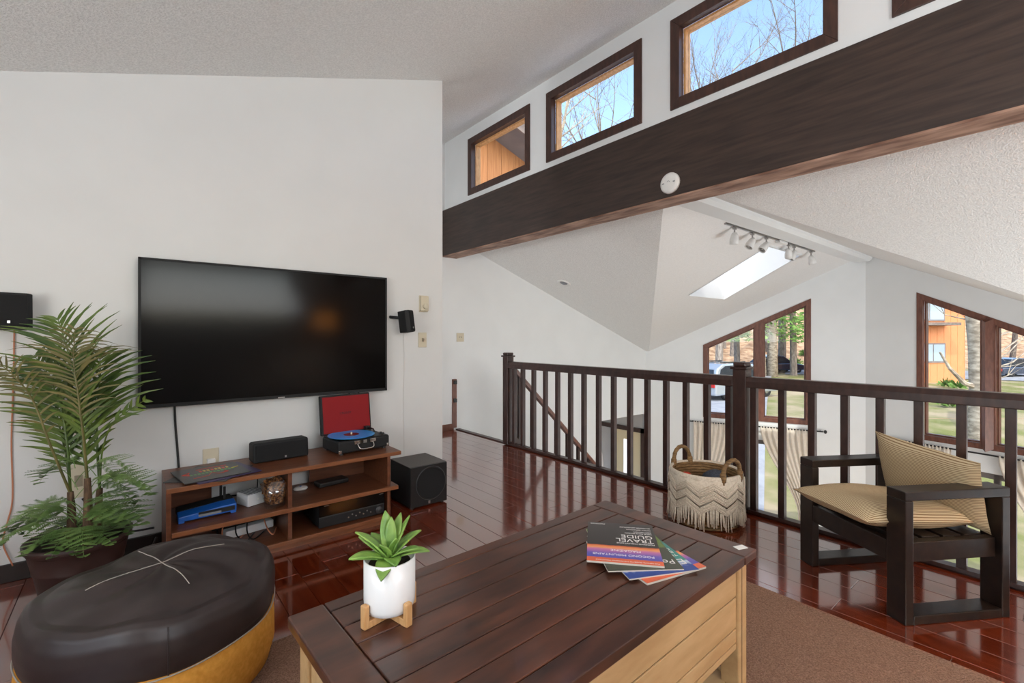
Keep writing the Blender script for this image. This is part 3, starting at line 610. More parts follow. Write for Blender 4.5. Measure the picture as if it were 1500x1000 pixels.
# centre speaker
sp = thing('center_speaker', (.725, 3.19, CZ), 'long black center speaker lying on the console', 'speaker', R(3))
MB().prism([(-.16, -.05, 0), (-.16, .07, 0), (-.16, .07, .115), (-.16, -.04, .118)], (.32, 0, 0)).build('cabinet', 'black_matte', sp, bevel=.012)
MB().box(-.15, .15, -.058, -.046, .006, .112).build('grille', 'grille', sp, bevel=.006); MB().box(.012, .022, -.061, -.057, .016, .028).build('badge', 'nickel', sp)
# record player
rp = thing('record_player', (1.19, 3.135, CZ), 'black suitcase record player with open red lid and blue record', 'record player', R(5))
MB().box(-.18, .18, -.125, .13, .012, .088).build('case', 'black_matte', rp, bevel=.01)
for x in (-.178, .158):
    MB().box(x, x + .02, -.128, -.105, .012, .036).build('corner_guard', 'chrome', rp, bevel=.004)
for x in (-.15, .15):
    for y in (-.1, .1): MB().lathe([(.012, 0), (.012, .013)], 12, (x, y, 0)).build('foot', 'black_plastic', rp)
for x in (-.055, .055): MB().box(x - .02, x + .02, -.132, -.124, .06, .084).build('latch', 'chrome', rp, bevel=.002)
MB().box(-.012, .012, -.131, -.124, .062, .082).build('name_plate', 'nickel', rp, bevel=.002)
hp = cspline([(-.055, -.13, .064), (-.05, -.15, .04), (-.03, -.155, .03), (.03, -.155, .03), (.05, -.15, .04), (.055, -.13, .064)], 5); MB().tube(hp, .0045, 8).build('handle', 'chrome', rp, True)
lid = MB().box(-.18, .18, 0, .04, 0, .27).build('lid', 'black_matte', rp, bevel=.008); lid.location = (0, .128, .09); lid.rotation_euler = (R(-7), 0, 0)
MB().box(-.168, .168, -.0015, .004, .012, .258).build('lid_lining', 'red_felt', lid)
text('lettering', 'CROSLEY', .02, (-.01, -.0022, .14), (R(90), 0, 0), 'black_matte', lid)
MB().box(-.172, .172, -.117, .122, .086, .09).build('deck', 'black_plastic', rp)
pl_ = MB().lathe([(0, .09), (.11, .09), (.11, .1), (0, .1)], 40, (-.035, -.0, 0)).build('platter', 'black_matte', rp, True)
rec = thing('vinyl_record', (1.19, 3.135, CZ), 'bright blue vinyl record on the record player', 'record', R(5))
MB().lathe([(0, .1005), (.15, .1005), (.151, .102), (.15, .1035), (.052, .1035), (.05, .103), (0, .103)], 64, (-.035, 0, 0)).build('disc', 'record_blue', rec)
MB().lathe([(.05, .1035), (.05, .104), (0, .104)], 32, (-.035, 0, 0)).build('label', 'record_label', rec); MB().lathe([(.006, .104), (.006, .118), (0, .119)], 12, (-.035, 0, 0)).build('spindle_adapter', 'ivory', rec)
MB().lathe([(.02, .09), (.02, .108), (0, .11)], 16, (.125, .07, 0)).build('arm_base', 'black_plastic', rp, True)
MB().tube([(.125, .09, .118), (.125, .0, .118), (.10, -.06, .114)], .005, 8).build('tone_arm', 'black_plastic', rp, True)
MB().box(.105, .145, .07, .105, .108, .128).build('arm_rest', 'black_plastic', rp, bevel=.004)
for y in (-.06, -.09): MB().lathe([(.009, .09), (.008, .104), (0, .104)], 12, (.15, y, 0)).build('knob', 'black_plastic', rp)
# shelf things
ro = thing('router', (.325, 3.08, ZS), 'blue and black wireless router with two antennas on the shelf', 'router', R(2))
MB().prism([(-.135, -.07, .008), (.135, -.07, .008), (.135, -.07, .052), (.06, -.07, .05), (-.1, -.07, .036), (-.135, -.07, .034)], (0, .07, .012)).build('front_shell', 'router_blue', ro, bevel=.005)
MB().prism([(-.13, .0, .01), (.13, .0, .01), (.13, .0, .066), (-.09, .0, .05), (-.13, .0, .046)], (0, .10, 0)).build('rear_shell', 'black_matte', ro, bevel=.005)
MB().box(-.045, .125, -.0735, -.069, .018, .042).build('front_panel', 'black_plastic', ro); MB().box(-.045, .06, -.0745, -.072, .018, .030).build('silver_strip', 'silver_strip', ro)
for x in (-.12, .12): MB().box(x - .013, x + .013, -.068, -.03, 0, .01).build('foot', 'router_blue', ro, bevel=.002)
for x in (.08, .085):
    MB().box(x, x + .013, .10 if x < .083 else .02, .112 if x < .083 else .032, .05, .155 if x < .083 else .13).build('antenna', 'black_plastic', ro, bevel=.003)
wb = thing('network_box', (.56, 3.13, ZS), 'small white ribbed box beside the glass of potpourri', 'box', R(20))
MB().box(-.06, .06, -.06, .06, 0, .068).build('case', 'box_white', wb, bevel=.006)
for k in range(7): MB().box(-.05 + k * .016, -.044 + k * .016, -.055, .055, .067, .070).build('rib', 'silver_strip', wb)
MB().lathe([(.006, 0), (.006, .002), (0, .002)], 12, (.0, -.0605, .035), rot=Matrix.Rotation(R(90), 3, 'X')).build('button', 'paper', wb)
bl = thing('glass_vase', (.650, 2.98, ZS), 'flared clear glass vase of potpourri on the console shelf', 'vase')
MB().lathe([(.0, .0), (.050, 0), (.053, .006), (.086, .165), (.083, .165), (.050, .024), (0, .024)], 40).build('glass', 'bowl_glass', bl, True)
MB().lathe([(0, .026), (.049, .026), (.056, .06), (.064, .1), (.074, .138), (.05, .146), (0, .15)], 40, wob=lambda q, z: .985 + .012 * math.sin(q * 17 + z * 290)).build('potpourri', 'potpourri', bl)['kind'] = 'stuff'
rn = random.Random(2)
for k in range(80):
    q = rn.uniform(0, 6.28); zz = rn.uniform(.03, .14); r_ = rn.uniform(.0, .055) if k < 30 else .043 + (zz - .03) * .2; c = Vector((r_ * math.cos(q), r_ * math.sin(q), .146 + rn.uniform(0, .014) if k < 30 else zz)); rm = Matrix.Rotation(rn.uniform(-.9, .9), 3, 'X') @ Matrix.Rotation(rn.uniform(0, 6), 3, 'Z')
    s_ = rn.uniform(.008, .014); MB().v; b = MB(); b.prism([c + rm @ Vector((s_ * math.cos(a) * 1.2, s_ * math.sin(a) * .8, .002 * math.sin(a * 2))) for a in [k2 * 1.047 for k2 in range(6)]], rm @ Vector((0, 0, .002))); b.build('petal', 'potpourri', bl)
pk = thing('smart_puck', (.85, 3.2, ZS), 'small rounded white puck with blue light on the shelf', 'device')
MB().lathe([(0, 0), (.034, 0), (.04, .008), (.034, .017), (0, .022)], 24, sx=1.1, sy=.8).build('body', 'white_plastic', pk, True); MB().lathe([(.007, .021), (.006, .0235), (0, .0235)], 12).build('light_dot', 'blue_light', pk)
mb = tag(MB().prism([(-.10, -.05, 0), (.1, -.05, 0), (.1, .05, 0), (-.1, .05, 0)], (0, 0, .03)).build('media_box', 'black_plastic', None, bevel=.008), 'flat black media box on the right half of the shelf', 'media box'); mb.location = (1.045, 3.20, ZS); mb.rotation_euler = (0, 0, R(6))
rc = thing('receiver', (1.1, 2.93, .0555), 'black audio receiver on the bottom shelf of the console', 'receiver')
MB().box(-.218, .195, .0, .30, .008, .152).build('case', 'black_matte', rc, bevel=.004)
MB().box(-.218, .195, -.008, .001, .075, .150).build('display_panel', 'tv_screen', rc, bevel=.002); MB().box(-.218, .195, -.010, .001, .069, .0745).build('trim_strip', 'dark_grey', rc)
MB().box(-.218, .195, -.006, .001, .010, .069).build('control_panel', 'black_matte', rc)
MB().lathe([(.024, 0), (.022, .018), (0, .018)], 24, (.155, -.006, .042), rot=Matrix.Rotation(R(90), 3, 'X')).build('volume_knob', 'dark_grey', rc, True)
for k in range(7): MB().lathe([(.0045, 0), (.0045, .004), (0, .004)], 10, (-.04 + k * .024, -.006, .05 if k % 2 else .036), rot=Matrix.Rotation(R(90), 3, 'X')).build('button', 'nickel', rc)
for x in (-.19, .16):
    MB().box(x, x + .03, -.0095, -.007, .137, .140).build('print_mark', 'nickel', rc)
    for y in (.04, .26): MB().lathe([(.018, 0), (.018, .008)], 12, (x + .01, y, 0)).build('foot', 'black_plastic', rc)
pw = tag(MB().box(-.13, .13, -.03, .03, 0, .045).build('power_strip', 'box_white', None, bevel=.006), 'white power strip among cables under the console shelf', 'power strip'); pw.location = (.55, 3.17, .0555); pw.rotation_euler = (0, 0, R(8))
rn = random.Random(9)
for k in range(5):
    x = .38 + k * .06; wire('power_cable', [(x, 3.22, .16 + rn.uniform(0, .04)), (x + rn.uniform(-.04, .06), 3.08, .10), (x + rn.uniform(-.06, .06), 3.02, .063), (x + .07, 3.12, .062)], .004, ('black_plastic', 'wire_copper', 'black_plastic')[k % 3], ('thin black cable tangled under the console shelf', 'thin copper coloured cable tangled under the console shelf')[k % 3 == 1])['group'] = 'cables under the console shelf'
wire('power_cable', [(.45, 3.30, ZS + .015), (.52, 3.27, ZS + .02), (.6, 3.25, ZS + .03), (.62, 3.29, ZS + .10)], .004, 'black_plastic', 'black cable behind the white box on the console shelf')
# subwoofer
sw = thing('subwoofer', (1.675, 3.0, 0), 'black cube subwoofer on the floor beside the console', 'subwoofer')
MB().box(-.148, .148, .012, .33, .012, .297).build('cabinet', 'black_matte', sw, bevel=.003); MB().box(-.149, .149, .012, .331, .2945, .3).build('top_panel', 'sub_top', sw, bevel=.002)
MB().box(-.148, .148, .0, .013, .012, .298).build('front_panel', 'black_plastic', sw, bevel=.003)
rx = Matrix.Rotation(R(90), 3, 'X')
MB().lathe([(.118, 0), (.118, .006), (.11, .01), (.105, .006), (.098, .004), (0, .010)], 44, (.012, .0, .168), rot=rx).build('driver_cover', 'grille', sw, True)
MB().lathe([(.120, 0), (.122, .005), (.118, .008), (.116, .004)], 44, (.012, .0, .168), rot=rx, cap=False).build('driver_ring', 'dark_grey', sw, True)
MB().box(-.008, .006, -.004, .0, .022, .042).build('badge', 'nickel', sw)
for a in (-.12, .12):
    for b in (.04, .29): MB().lathe([(.018, 0), (.018, .013)], 12, (a, b, 0)).build('foot', 'black_plastic', sw)

# ---------------------------------------------------------------- rug, coffee table, magazines, small plant
rg = MB().box(-.07, 2.37, -1.0, 2.04, .0005, .014).build('rug', 'rug', None, bevel=.005); tag(rg, 'plain brown short-pile rug under the coffee table', 'rug')
TH = .55; TL, TD = 1.228, .595
ct = thing('coffee_table', (.2915, 1.212, .014), 'plank-topped coffee table with cream painted panelled base', 'coffee table', R(1.9)); H_ = TH - .014
def tb(x0, x1, y0, y1, z0, z1, nm, m, bv=.003): return MB().box(x0, x1, -y1, -y0, z0, z1).build(nm, m, ct, bevel=bv)
tb(.004, TL - .004, .004, TD - .004, H_ - .03, H_ - .008, 'top_board', 'table_edge', .006)
EB = .086; tb(0, EB - .001, 0, TD, H_ - .028, H_, 'end_plank', 'table_wood', .005); tb(TL - EB + .001, TL, 0, TD, H_ - .028, H_, 'end_plank', 'table_wood', .005)
yy = [0, .048, .128, .207, .286, .365, .444, .523, TD]
for a, b in zip(yy, yy[1:]): tb(EB + .001, TL - EB - .001, a + .0017, b - .0017, H_ - .028, H_, 'plank', 'table_wood', .0025)
LG = .058
for x in (.022, TL - .022 - LG):
    for y in (.022, TD - .022 - LG):
        tb(x, x + LG, y, y + LG, 0, H_ - .03, 'leg', 'cream_paint', .004)
        for q in (.012,): 
            MB().box(x + .02, x + .023, -(y + LG) - .0006, -(y + LG) + .0005, .02, H_ - .04).build('leg_groove', 'groove', ct)
ZA = .235
for side in (0, 1):                                              # long aprons
    y0 = .03 if side == 0 else TD - .03 - .02; zc = [ZA, ZA + .022, ZA + .068, ZA + .165, H_ - .031]
    for a, b in zip(zc, zc[1:]): tb(.022 + LG, TL - .022 - LG, y0, y0 + .02, a + .0024, b - .0024, 'apron_board', 'cream_paint', .002)
    tb(.022 + LG, TL - .022 - LG, y0 + .004, y0 + .016, ZA + .002, H_ - .032, 'apron_core', 'groove', 0)
    x0 = .03 if side == 0 else TL - .05
    for a, b in zip(zc, zc[1:]): tb(x0, x0 + .02, .022 + LG, TD - .022 - LG, a + .0024, b - .0024, 'apron_board', 'cream_paint', .002)
    tb(x0 + .004, x0 + .016, .022 + LG, TD - .022 - LG, ZA + .002, H_ - .032, 'apron_core', 'groove', 0)
tb(.03, TL - .03, .03, TD - .03, .085, .10, 'shelf_core', 'groove', 0)
for k in range(5):
    a = .034 + k * .1055; tb(.036, TL - .036, a, a + .1035, .098, .118, 'shelf_plank', 'cream_paint', .002)
for y in (.026, TD - .046): tb(.022 + LG, TL - .022 - LG, y, y + .02, .07, .122, 'shelf_rail', 'cream_paint', .002)
for x in (.026, TL - .046): tb(x, x + .02, .022 + LG, TD - .022 - LG, .07, .122, 'shelf_rail', 'cream_paint', .002)
lb = tag(MB().box(-.019, .019, -.012, .012, 0, .0012).build('price_tag', 'paper'), 'small white paper tag on the corner of the coffee table', 'tag'); lb.location = (1.507, .695, TH + .0005); lb.rotation_euler = (0, 0, R(-20))

def magazine(c, rz, z, th, m, label, lines):
    t = thing('magazine', (c[0], c[1], z), label, 'magazine', rz); w, h = .218, .29
    MB().box(-w / 2, w / 2, -h / 2, h / 2, 0, th - .0006).build('pages', 'page_edges', t); MB().box(-w / 2, w / 2, -h / 2, h / 2, th - .0006, th).build('cover', m, t)
    for body, size, x, y, mm in lines: text('lettering', body, size, (x, y, th + .0001), (0, 0, 0), mm, t, .00015, 'LEFT')
    return t
zt = TH + .0006
def dirang(a, b): return math.atan2(b[1] - a[1], b[0] - a[0])
# covers lie with their heads towards the railing: local +y is the head of the page
A4 = R(135)
magazine((1.222, .862), R(166), zt, .006, 'cover_sunset', 'sunset travel magazine at the bottom of the fan, nearest the table corner', [('TRAVEL', .032, -.10, -.015, 'ink_white'), ('GUIDE', .032, -.10, -.045, 'ink_white')])
magazine((1.216, .872), R(155), zt + .0062, .004, 'cover_teal', 'teal magazine with large white letters in the middle of the fan', [('EXPLORE', .045, -.10, .09, 'ink_white'), ('THE', .02, -.10, .05, 'ink_white'), ('BEST', .02, -.10, .03, 'ink_white'), ('OF', .02, -.1, .01, 'ink_white')])
magazine((1.212, .90), R(144), zt + .0104, .004, 'cover_green', 'green leafy magazine just under the topmost magazine', [('Pocono', .035, -.10, .10, 'ink_white')])
magazine((1.212, .932), R(131), zt + .0146, .006, 'cover_sunset', 'topmost travel magazine with purple sunset and dark cover', [
    ('TRAVEL', .034, -.099, -.012, 'ink_white'), ('GUIDE', .034, -.099, -.042, 'ink_white'), ('POCONO MOUNTAINS', .011, -.099, .012, 'ink_white'), ('MAGAZINE', .018, -.052, .066, 'ink_white'),
    ('POCONO MOUNTAINS', .017, -.088, .096, 'ink_white'), ('THE OFFICIAL GUIDE TO THE POCONO MOUNTAINS', .0075, -.098, .135, 'ink_white'), ('YOUR FOUR SEASON', .009, -.099, -.068, 'ink_white'), ('DESTINATION', .009, -.099, -.08, 'ink_white'), ('FAMILY GETAWAYS', .009, -.099, -.098, 'ink_white'), ('OUTDOOR ADVENTURE', .009, -.099, -.115, 'ink_white'), ('POCONOS', .010, .05, -.132, 'ink_white')])

# succulent in a white pot on a bamboo stand
sc_ = thing('potted_succulent', (.485, 1.062, TH), 'green succulent in a white pot on a bamboo stand', 'potted plant', R(12))
r_ = .0605
MB().lathe([(0, .018), (.045, .018), (.055, .024), (.0595, .036), (.0605, .05), (.0605, .142), (.0575, .143), (.0565, .128), (0, .128)], 48).build('pot', 'ceramic', sc_, True)
MB().lathe([(.0563, .126), (.04, .131), (0, .133)], 24, wob=lambda q, z: 1).build('soil', 'soil', sc_, True)
for a in (0, 90):
    q = Matrix.Rotation(R(a), 3, 'Z')
    MB().obox((0, 0, .0085), (.136 if a == 0 else .1359, .018, .017), q).build('stand_bar', 'bamboo', sc_, bevel=.002)
for a in range(4):
    q = Matrix.Rotation(R(a * 90), 3, 'Z'); MB().obox(q @ Vector((.0685, 0, .027)), (.014, .018, .054), q).build('stand_post', 'bamboo', sc_, bevel=.003)
def blade(L, w, el, az, curl, m, parent, base, fold=.25, nm='leaf', tipz=0):
    """fleshy pointed leaf from base: elevation el, heading az, drooping by curl"""
    def fn(u, v):
        s = u * L; e = el - curl * u; x = 0; z = 0; n = 10
        for i in range(n): ee = el - curl * u * i / n; x += math.cos(ee) * s / n; z += math.sin(ee) * s / n
        ww = w * (.55 + 1.3 * u) * (1 - u ** 2.2) if u < .999 else 0; ww = max(ww, .0005); t = (v - .5) * 2
        return Vector((math.cos(az) * x - math.sin(az) * t * ww, math.sin(az) * x + math.cos(az) * t * ww, z + fold * abs(t) * ww)) + Vector(base)
    return MB().grid(fn, 12, 4).build(nm, m, parent, True, solid=.0035 if w > .008 else .001)
rn = random.Random(11); up0 = (0, 0, .132)
for k, (az, el, L, w, cu) in enumerate([(205, 35, .105, .021, .7), (178, 58, .11, .018, .6), (150, 40, .10, .015, .5), (258, 30, .085, .023, 1.5), (285, 40, .07, .02, 1.1), (325, 42, .10, .018, .6), (350, 30, .10, .021, .7), (20, 55, .10, .017, .8), (60, 70, .11, .016, .3), (110, 78, .115, .019, .25), (80, 82, .10, .016, .1), (40, 66, .11, .009, .4), (230, 70, .06, .016, .5), (310, 75, .065, .014, .3), (130, 50, .09, .018, .7), (5, 74, .07, .014, .4), (190, 24, .09, .018, .5)]):
    blade(L, w, R(el), R(az) - R(39), cu, 'aloe', sc_, up0)

# ---------------------------------------------------------------- pouf
pf = thing('pouf', (.085, 2.04, .0145), 'round pouf with dark leather top over mustard fabric', 'pouf', R(18))
PR = .335
def wobp(q, z): return 1 + .018 * math.sin(3 * q + .6) + .010 * math.sin(7 * q + z * 9) + .012 * math.cos(2 * q)
MB().lathe([(0, .0), (.30, 0), (.335, .02), (.355, .09), (.356, .16), (.350, .232), (.30, .235), (0, .235)], 64, wob=wobp).build('fabric_base', 'mustard', pf, True)
tp = MB()
def topf(u, v):
    q = u * 2 * math.pi; prof = [(0.0, .418), (.08, .417), (.16, .412), (.23, .400), (.275, .384), (.295, .374), (.305, .373), (.322, .372), (.338, .358), (.352, .325), (.358, .285), (.357, .25), (.352, .226), (.346, .222)]
    f = v * (len(prof) - 1); i = min(int(f), len(prof) - 2); t = f - i; r = prof[i][0] * (1 - t) + prof[i + 1][0] * t; z = prof[i][1] * (1 - t) + prof[i + 1][1] * t
    fade = min(1, r / .1)
    z += fade * (.007 * math.sin(4 * q + 1 + r * 8) + .006 * math.sin(2 * q + .4) + .004 * math.sin(9 * q + r * 25)) * (1 if z > .25 else .3)
    return Vector((r * wobp(q, z) * math.cos(q), r * wobp(q, z) * math.sin(q), z))
lt = tp.grid(topf, 96, 52).build('leather_top', 'leather', pf, True)
def surf(r, q):
    lo, hi = 0, .6
    for _ in range(22):
        m = (lo + hi) / 2
        if math.hypot(*topf(q / (2 * math.pi) % 1, m)[:2]) < r: lo = m
        else: hi = m
    return topf(q / (2 * math.pi) % 1, (lo + hi) / 2)
for q0 in (0, 90):
    path = []
    for k in range(-12, 13):
        r = abs(k) / 12 * .205; q = R(q0) + (math.pi if k < 0 else 0); path.append(surf(max(r, .002), q) + UP * .0006)
    MB().tube(path, .0016, 6).build('top_seam', 'thread', pf, True)
MB().tube([Vector((.357 * wobp(a, .23) * math.cos(a), .357 * wobp(a, .23) * math.sin(a), .224)) for a in [2 * math.pi * k / 64 for k in range(64)]], .0022, 6, closed=True).build('hem_thread', 'thread', pf, True)
for q in (R(-108), R(72)):
    MB().tube([topf((q / (2 * math.pi)) % 1, .62 + .38 * k / 10) + Vector((math.cos(q), math.sin(q), 0)) * .0008 for k in range(11)], .0022, 5).build('side_seam', 'leather', pf, True)

# ---------------------------------------------------------------- armchair
AC = (2.535, .48); ang = math.atan2(.53, .848)     # local x runs back from the front edge (d), local y along the width (w)
ch = thing('armchair', (AC[0], AC[1], .0), 'low dark timber armchair with box-frame arms facing the room', 'armchair', math.atan2(-.53, .848))
CWD, CDP, CH, A_, T_ = .605, .515, .566, .089, .04
for y in (0, CWD - A_):
    for x in (0, CDP - T_): MB().box(x, x + T_, y, y + A_, 0, CH - T_).build('post', 'chair_wood', ch, bevel=.004)
    MB().box(0, CDP, y, y + A_, CH - T_, CH).build('armrest', 'chair_wood', ch, bevel=.004)
    MB().box(T_, CDP - T_, y, y + A_, 0, T_).build('floor_rail', 'chair_wood', ch, bevel=.004)
    MB().box(T_, CDP - T_, y + .025, y + .065, .255, .34).build('side_rail', 'chair_wood', ch, bevel=.004)
for x in (.002, CDP - T_ - .002): MB().box(x, x + T_ - .004, A_, CWD - A_, .24, .329).build('cross_rail', 'chair_wood', ch, bevel=.004)
for k in range(4): MB().box(.05 + k * .107, .05 + k * .107 + .089, A_ - .02, CWD - A_ + .02, .31, .342).build('seat_slat', 'chair_wood', ch, bevel=.003)
MB().box(CDP - T_, CDP - .005, A_, CWD - A_, .40, .489).build('back_rail', 'chair_wood', ch, bevel=.003)
def cushion(nm, w, d, th, M4, label, stripes, puff=.6):
    b = MB(); N = 20; uvs = []
    for sgn in (1, -1):
        base = len(b.v)
        for i in range(N + 1):
            for j in range(N + 1):
                u, v = i / N * 2 - 1, j / N * 2 - 1; e = (max(0, 1 - abs(u) ** 3.4) * max(0, 1 - abs(v) ** 3.4)) ** .55
                pin = 1 - .04 * (1 - abs(v) ** 2); pin2 = 1 - .04 * (1 - abs(u) ** 2)
                p = Vector((u * w / 2 * pin, v * d / 2 * pin2, sgn * th / 2 * e + .006 * math.sin(u * 5 + v * 3) * e)); b.v.append(tuple(M4 @ p)); uvs.append((v * d / stripes, u))
        for i in range(N):
            for j in range(N):
                a = base + i * (N + 1) + j; q = (a, a + N + 1, a + N + 2, a + 1); b.f.append(q if sgn > 0 else q[::-1])
    o = b.build(nm, 'ticking', None, True); uv = o.data.uv_layers.new(name='UVMap')
    for lp in o.data.loops: uv.data[lp.index].uv = uvs[lp.vertex_index]
    return o
CHM = Matrix.Translation((AC[0], AC[1], 0)) @ Matrix.Rotation(math.atan2(-.53, .848), 4, 'Z')
cu1 = cushion('seat_cushion', .57, .46, .125, Matrix.Identity(4), '', .0155); cu1.matrix_world = CHM @ Matrix.Translation((.178, .300, .402)) @ Matrix.Rotation(R(3), 4, 'Y')
tag(cu1, 'tan striped cushion lying on the seat of the low armchair', 'cushion')
cu2 = cushion('back_cushion', .50, .345, .12, Matrix.Identity(4), '', .0155); cu2.matrix_world = CHM @ Matrix.Translation((.418, .272, .53)) @ Matrix.Rotation(R(90), 4, 'Z') @ Matrix.Rotation(R(74), 4, 'X') @ Matrix.Rotation(R(5), 4, 'Z')
tag(cu2, 'tan striped cushion leaning against the back of the low armchair', 'cushion')

# ---------------------------------------------------------------- basket
bk = thing('woven_basket', (2.985, 1.61, 0), 'woven basket covered in cream macrame with two looped handles', 'basket', R(20))
BR = .222; BHt = .335
ba = MB()
for k in range(17):
    z = .012 + k * .0195; r = .205 + .018 * (k / 16); ba.lathe([(r - .014, z - .0098), (r, z - .006), (r + .003, z), (r, z + .006), (r - .014, z + .0098), (r - .02, z), (r - .014, z - .0098)], 40, cap=False)
ba.lathe([(0, .004), (.2, .004), (.2, .012), (0, .012)], 40); ba.build('wicker_body', 'wicker', bk, True)
MB().lathe([(.226, .30), (.231, .325), (.226, .344), (.214, .346), (.208, .335)], 56, cap=False).build('rim_wrap', 'macrame', bk, True)
MB().lathe([(.2215, .155), (.2255, .24), (.2285, .33)], 72, cap=False, wob=lambda q, z: 1 + .0035 * math.sin(90 * q)).build('cord_backing', 'macrame', bk, True, solid=.004)
NP = 9
def zig(q): f = (q * NP / (2 * math.pi)) % 1; return abs(f - .5) * 2
for band in range(3):
    for c in range(5):
        z0 = .272 - band * .056 - c * .0088
        MB().tube([Vector(((.2345 + .0012 * (c % 2)) * math.cos(q), (.2345 + .0012 * (c % 2)) * math.sin(q), z0 + .05 * (zig(q) - .5) + .012)) for q in [2 * math.pi * k / 216 for k in range(216)]], .0047, 5, closed=True).build('chevron_cord', 'macrame', bk, True)
fm = MB(); rn = random.Random(4)
for k in range(170):
    q = 2 * math.pi * k / 170 + rn.uniform(-.012, .012); zt_ = .128 + .05 * (zig(q) - .5) + .012; zb_ = max(.012, zt_ - .105 + rn.uniform(-.022, .02)); r0 = .232 + rn.uniform(-.003, .003); r1 = .236 + rn.uniform(-.004, .012); dq = rn.uniform(-.03, .03)
    fm.tube([(r0 * math.cos(q), r0 * math.sin(q), zt_), ((r0 + r1) / 2 * math.cos(q + dq * .4), (r0 + r1) / 2 * math.sin(q + dq * .4), (zt_ + zb_) / 2), (r1 * math.cos(q + dq), r1 * math.sin(q + dq), zb_)], .0038, 5)
fm.build('fringe', 'macrame', bk, True)['kind'] = 'stuff'
for a0 in (R(57), R(237)):
    a1, a2 = a0 - .36, a0 + .36; f = lambda a, z, r=.218: Vector((r * math.cos(a), r * math.sin(a), z)); mid = f(a0, .455, .212)
    hp = cspline([f(a1, .30), f(a1, .36), f(a1 + .10, .42, .215), f(a0, .447, .212), f(a2 - .10, .42, .215), f(a2, .36), f(a2, .30)], 6)
    MB().tube(hp, lambda t: .0135 + .0012 * math.sin(t * 150), 10).build('handle', 'wicker', bk, True)
    for a in (a1, a2): MB().lathe([(.017, -.03), (.020, -.01), (.019, .02), (.012, .03)], 12, f(a, .345)).build('handle_binding', 'wicker', bk, True)
def heap(nm, m, c, rx_, ry_, h, label, seed):
    rn = random.Random(seed); ph = [rn.uniform(0, 6) for _ in range(4)]
    o = MB().lathe([(1, 0), (1.02, .25), (.9, .6), (.6, .88), (.3, .98), (0, 1)], 40, wob=lambda q, z: 1 + .10 * math.sin(5 * q + ph[0] + z * 4) + .06 * math.sin(9 * q + ph[1] + z * 7)).build(nm, m, None, True); o.scale = (rx_, ry_, h); o.location = c; tag(o, label, 'cloth'); return o
heap('folded_blanket', 'denim', (3.03, 1.56, .05), .125, .12, .285, 'dark grey blanket stuffed in the woven basket', 1)
heap('folded_cloth', 'red_cloth', (2.90, 1.70, .05), .075, .075, .265, 'red cloth in the woven basket beside the blanket', 2)

# ---------------------------------------------------------------- potted palm
PC = Vector((-.185, 2.99, 0)); WLIM = YT - .012 - PC.y; PZ = FW.dot(PC)
pp = thing('potted_palm', PC, 'tall palm with feathery fern in a brown plastic pot', 'potted plant')
MB().lathe([(0, .0), (.125, 0), (.132, .01), (.158, .16), (.163, .163), (.163, .172), (.182, .262), (.192, .266), (.195, .292), (.188, .294), (.182, .262), (.16, .25), (0, .25)], 56).build('pot', 'brown_plastic', pp, True)
MB().lathe([(.181, .252), (.12, .262), (.04, .27), (0, .27)], 40, wob=lambda q, z: 1 + .01 * math.sin(8 * q)).build('soil', 'soil', pp, True)
def loc(px, py, off=0): return WP(px, py, PZ + off) - PC
rn = random.Random(21)
stems = [((104, 790, 0), (103, 720, 0)), ((128, 785, -.04), (128, 700, -.03)), ((143, 785, .05), (146, 715, .05))]
for a, b in stems: MB().tube(cspline([loc(a[0], a[1] + 14, a[2]), loc(a[0] + 1, (a[1] + b[1]) / 2, a[2]), loc(*b)], 5), lambda t: .021 - .009 * t, 8).build('trunk', 'palm_trunk', pp, True)
def frond(path, n, lmax, spread, m, nm, wl=.008, droop=.25, start=.32, rad=.005, seed=0, side=None, tilt=.35):
    rr = random.Random(seed); P = cspline(path, 8); N = len(P); b = MB(); b.tube(P, lambda t: rad * (1 - .8 * t), 6); view = FW
    for k in range(n):
        t = start + (1 - start) * (k + .5) / n; i = min(int(t * (N - 1)), N - 2); p = P[i].lerp(P[i + 1], t * (N - 1) - i); tg = (P[i + 1] - P[i]).normalized()
        sd_ = tg.cross(view).normalized(); ll = lmax * (math.sin(math.pi * (.12 + .86 * (t - start) / (1 - start))) ** .7) * rr.uniform(.85, 1.1)
        for sg in (-1, 1):
            dirn = (sd_ * sg * math.sin(spread) + tg * math.cos(spread) + view * rr.uniform(-tilt, tilt)).normalized(); pts = []
            for j in range(5):
                u = j / 4; pts.append(p + dirn * ll * u + Vector((0, 0, -droop * ll * u * u)))
            wn_ = dirn.cross(view).normalized(); base = len(b.v)
            for j, q in enumerate(pts):
                w_ = wl * (.5, 1, .85, .5, .06)[j]; b.v += [tuple(q + wn_ * w_), tuple(q - wn_ * w_)]
            for j in range(4): b.f.append((base + 2 * j, base + 2 * j + 1, base + 2 * j + 3, base + 2 * j + 2))
    b.v = [(q[0], min(q[1], WLIM), q[2]) for q in b.v]
    return b.build(nm, m, pp, False, solid=.0008)
frond([loc(128, 705, -.03), loc(122, 630, -.04), loc(113, 570, -.05), loc(98, 510, -.06), loc(84, 465, -.06)], 24, .36, R(44), 'palm_leaf', 'palm_frond', .0075, .22, .2, .006, 1)
frond([loc(103, 722, 0), loc(99, 655, 0), loc(90, 600, .01), loc(75, 560, .0), loc(50, 520, -.02)], 22, .32, R(52), 'palm_leaf', 'palm_frond', .0085, .2, .22, .006, 2)
frond([loc(103, 722, 0), loc(75, 655, -.08), loc(50, 590, -.12), loc(25, 555, -.16), loc(-6, 528, -.2)], 14, .18, R(48), 'palm_dry', 'palm_frond', .0055, .35, .3, .006, 3)
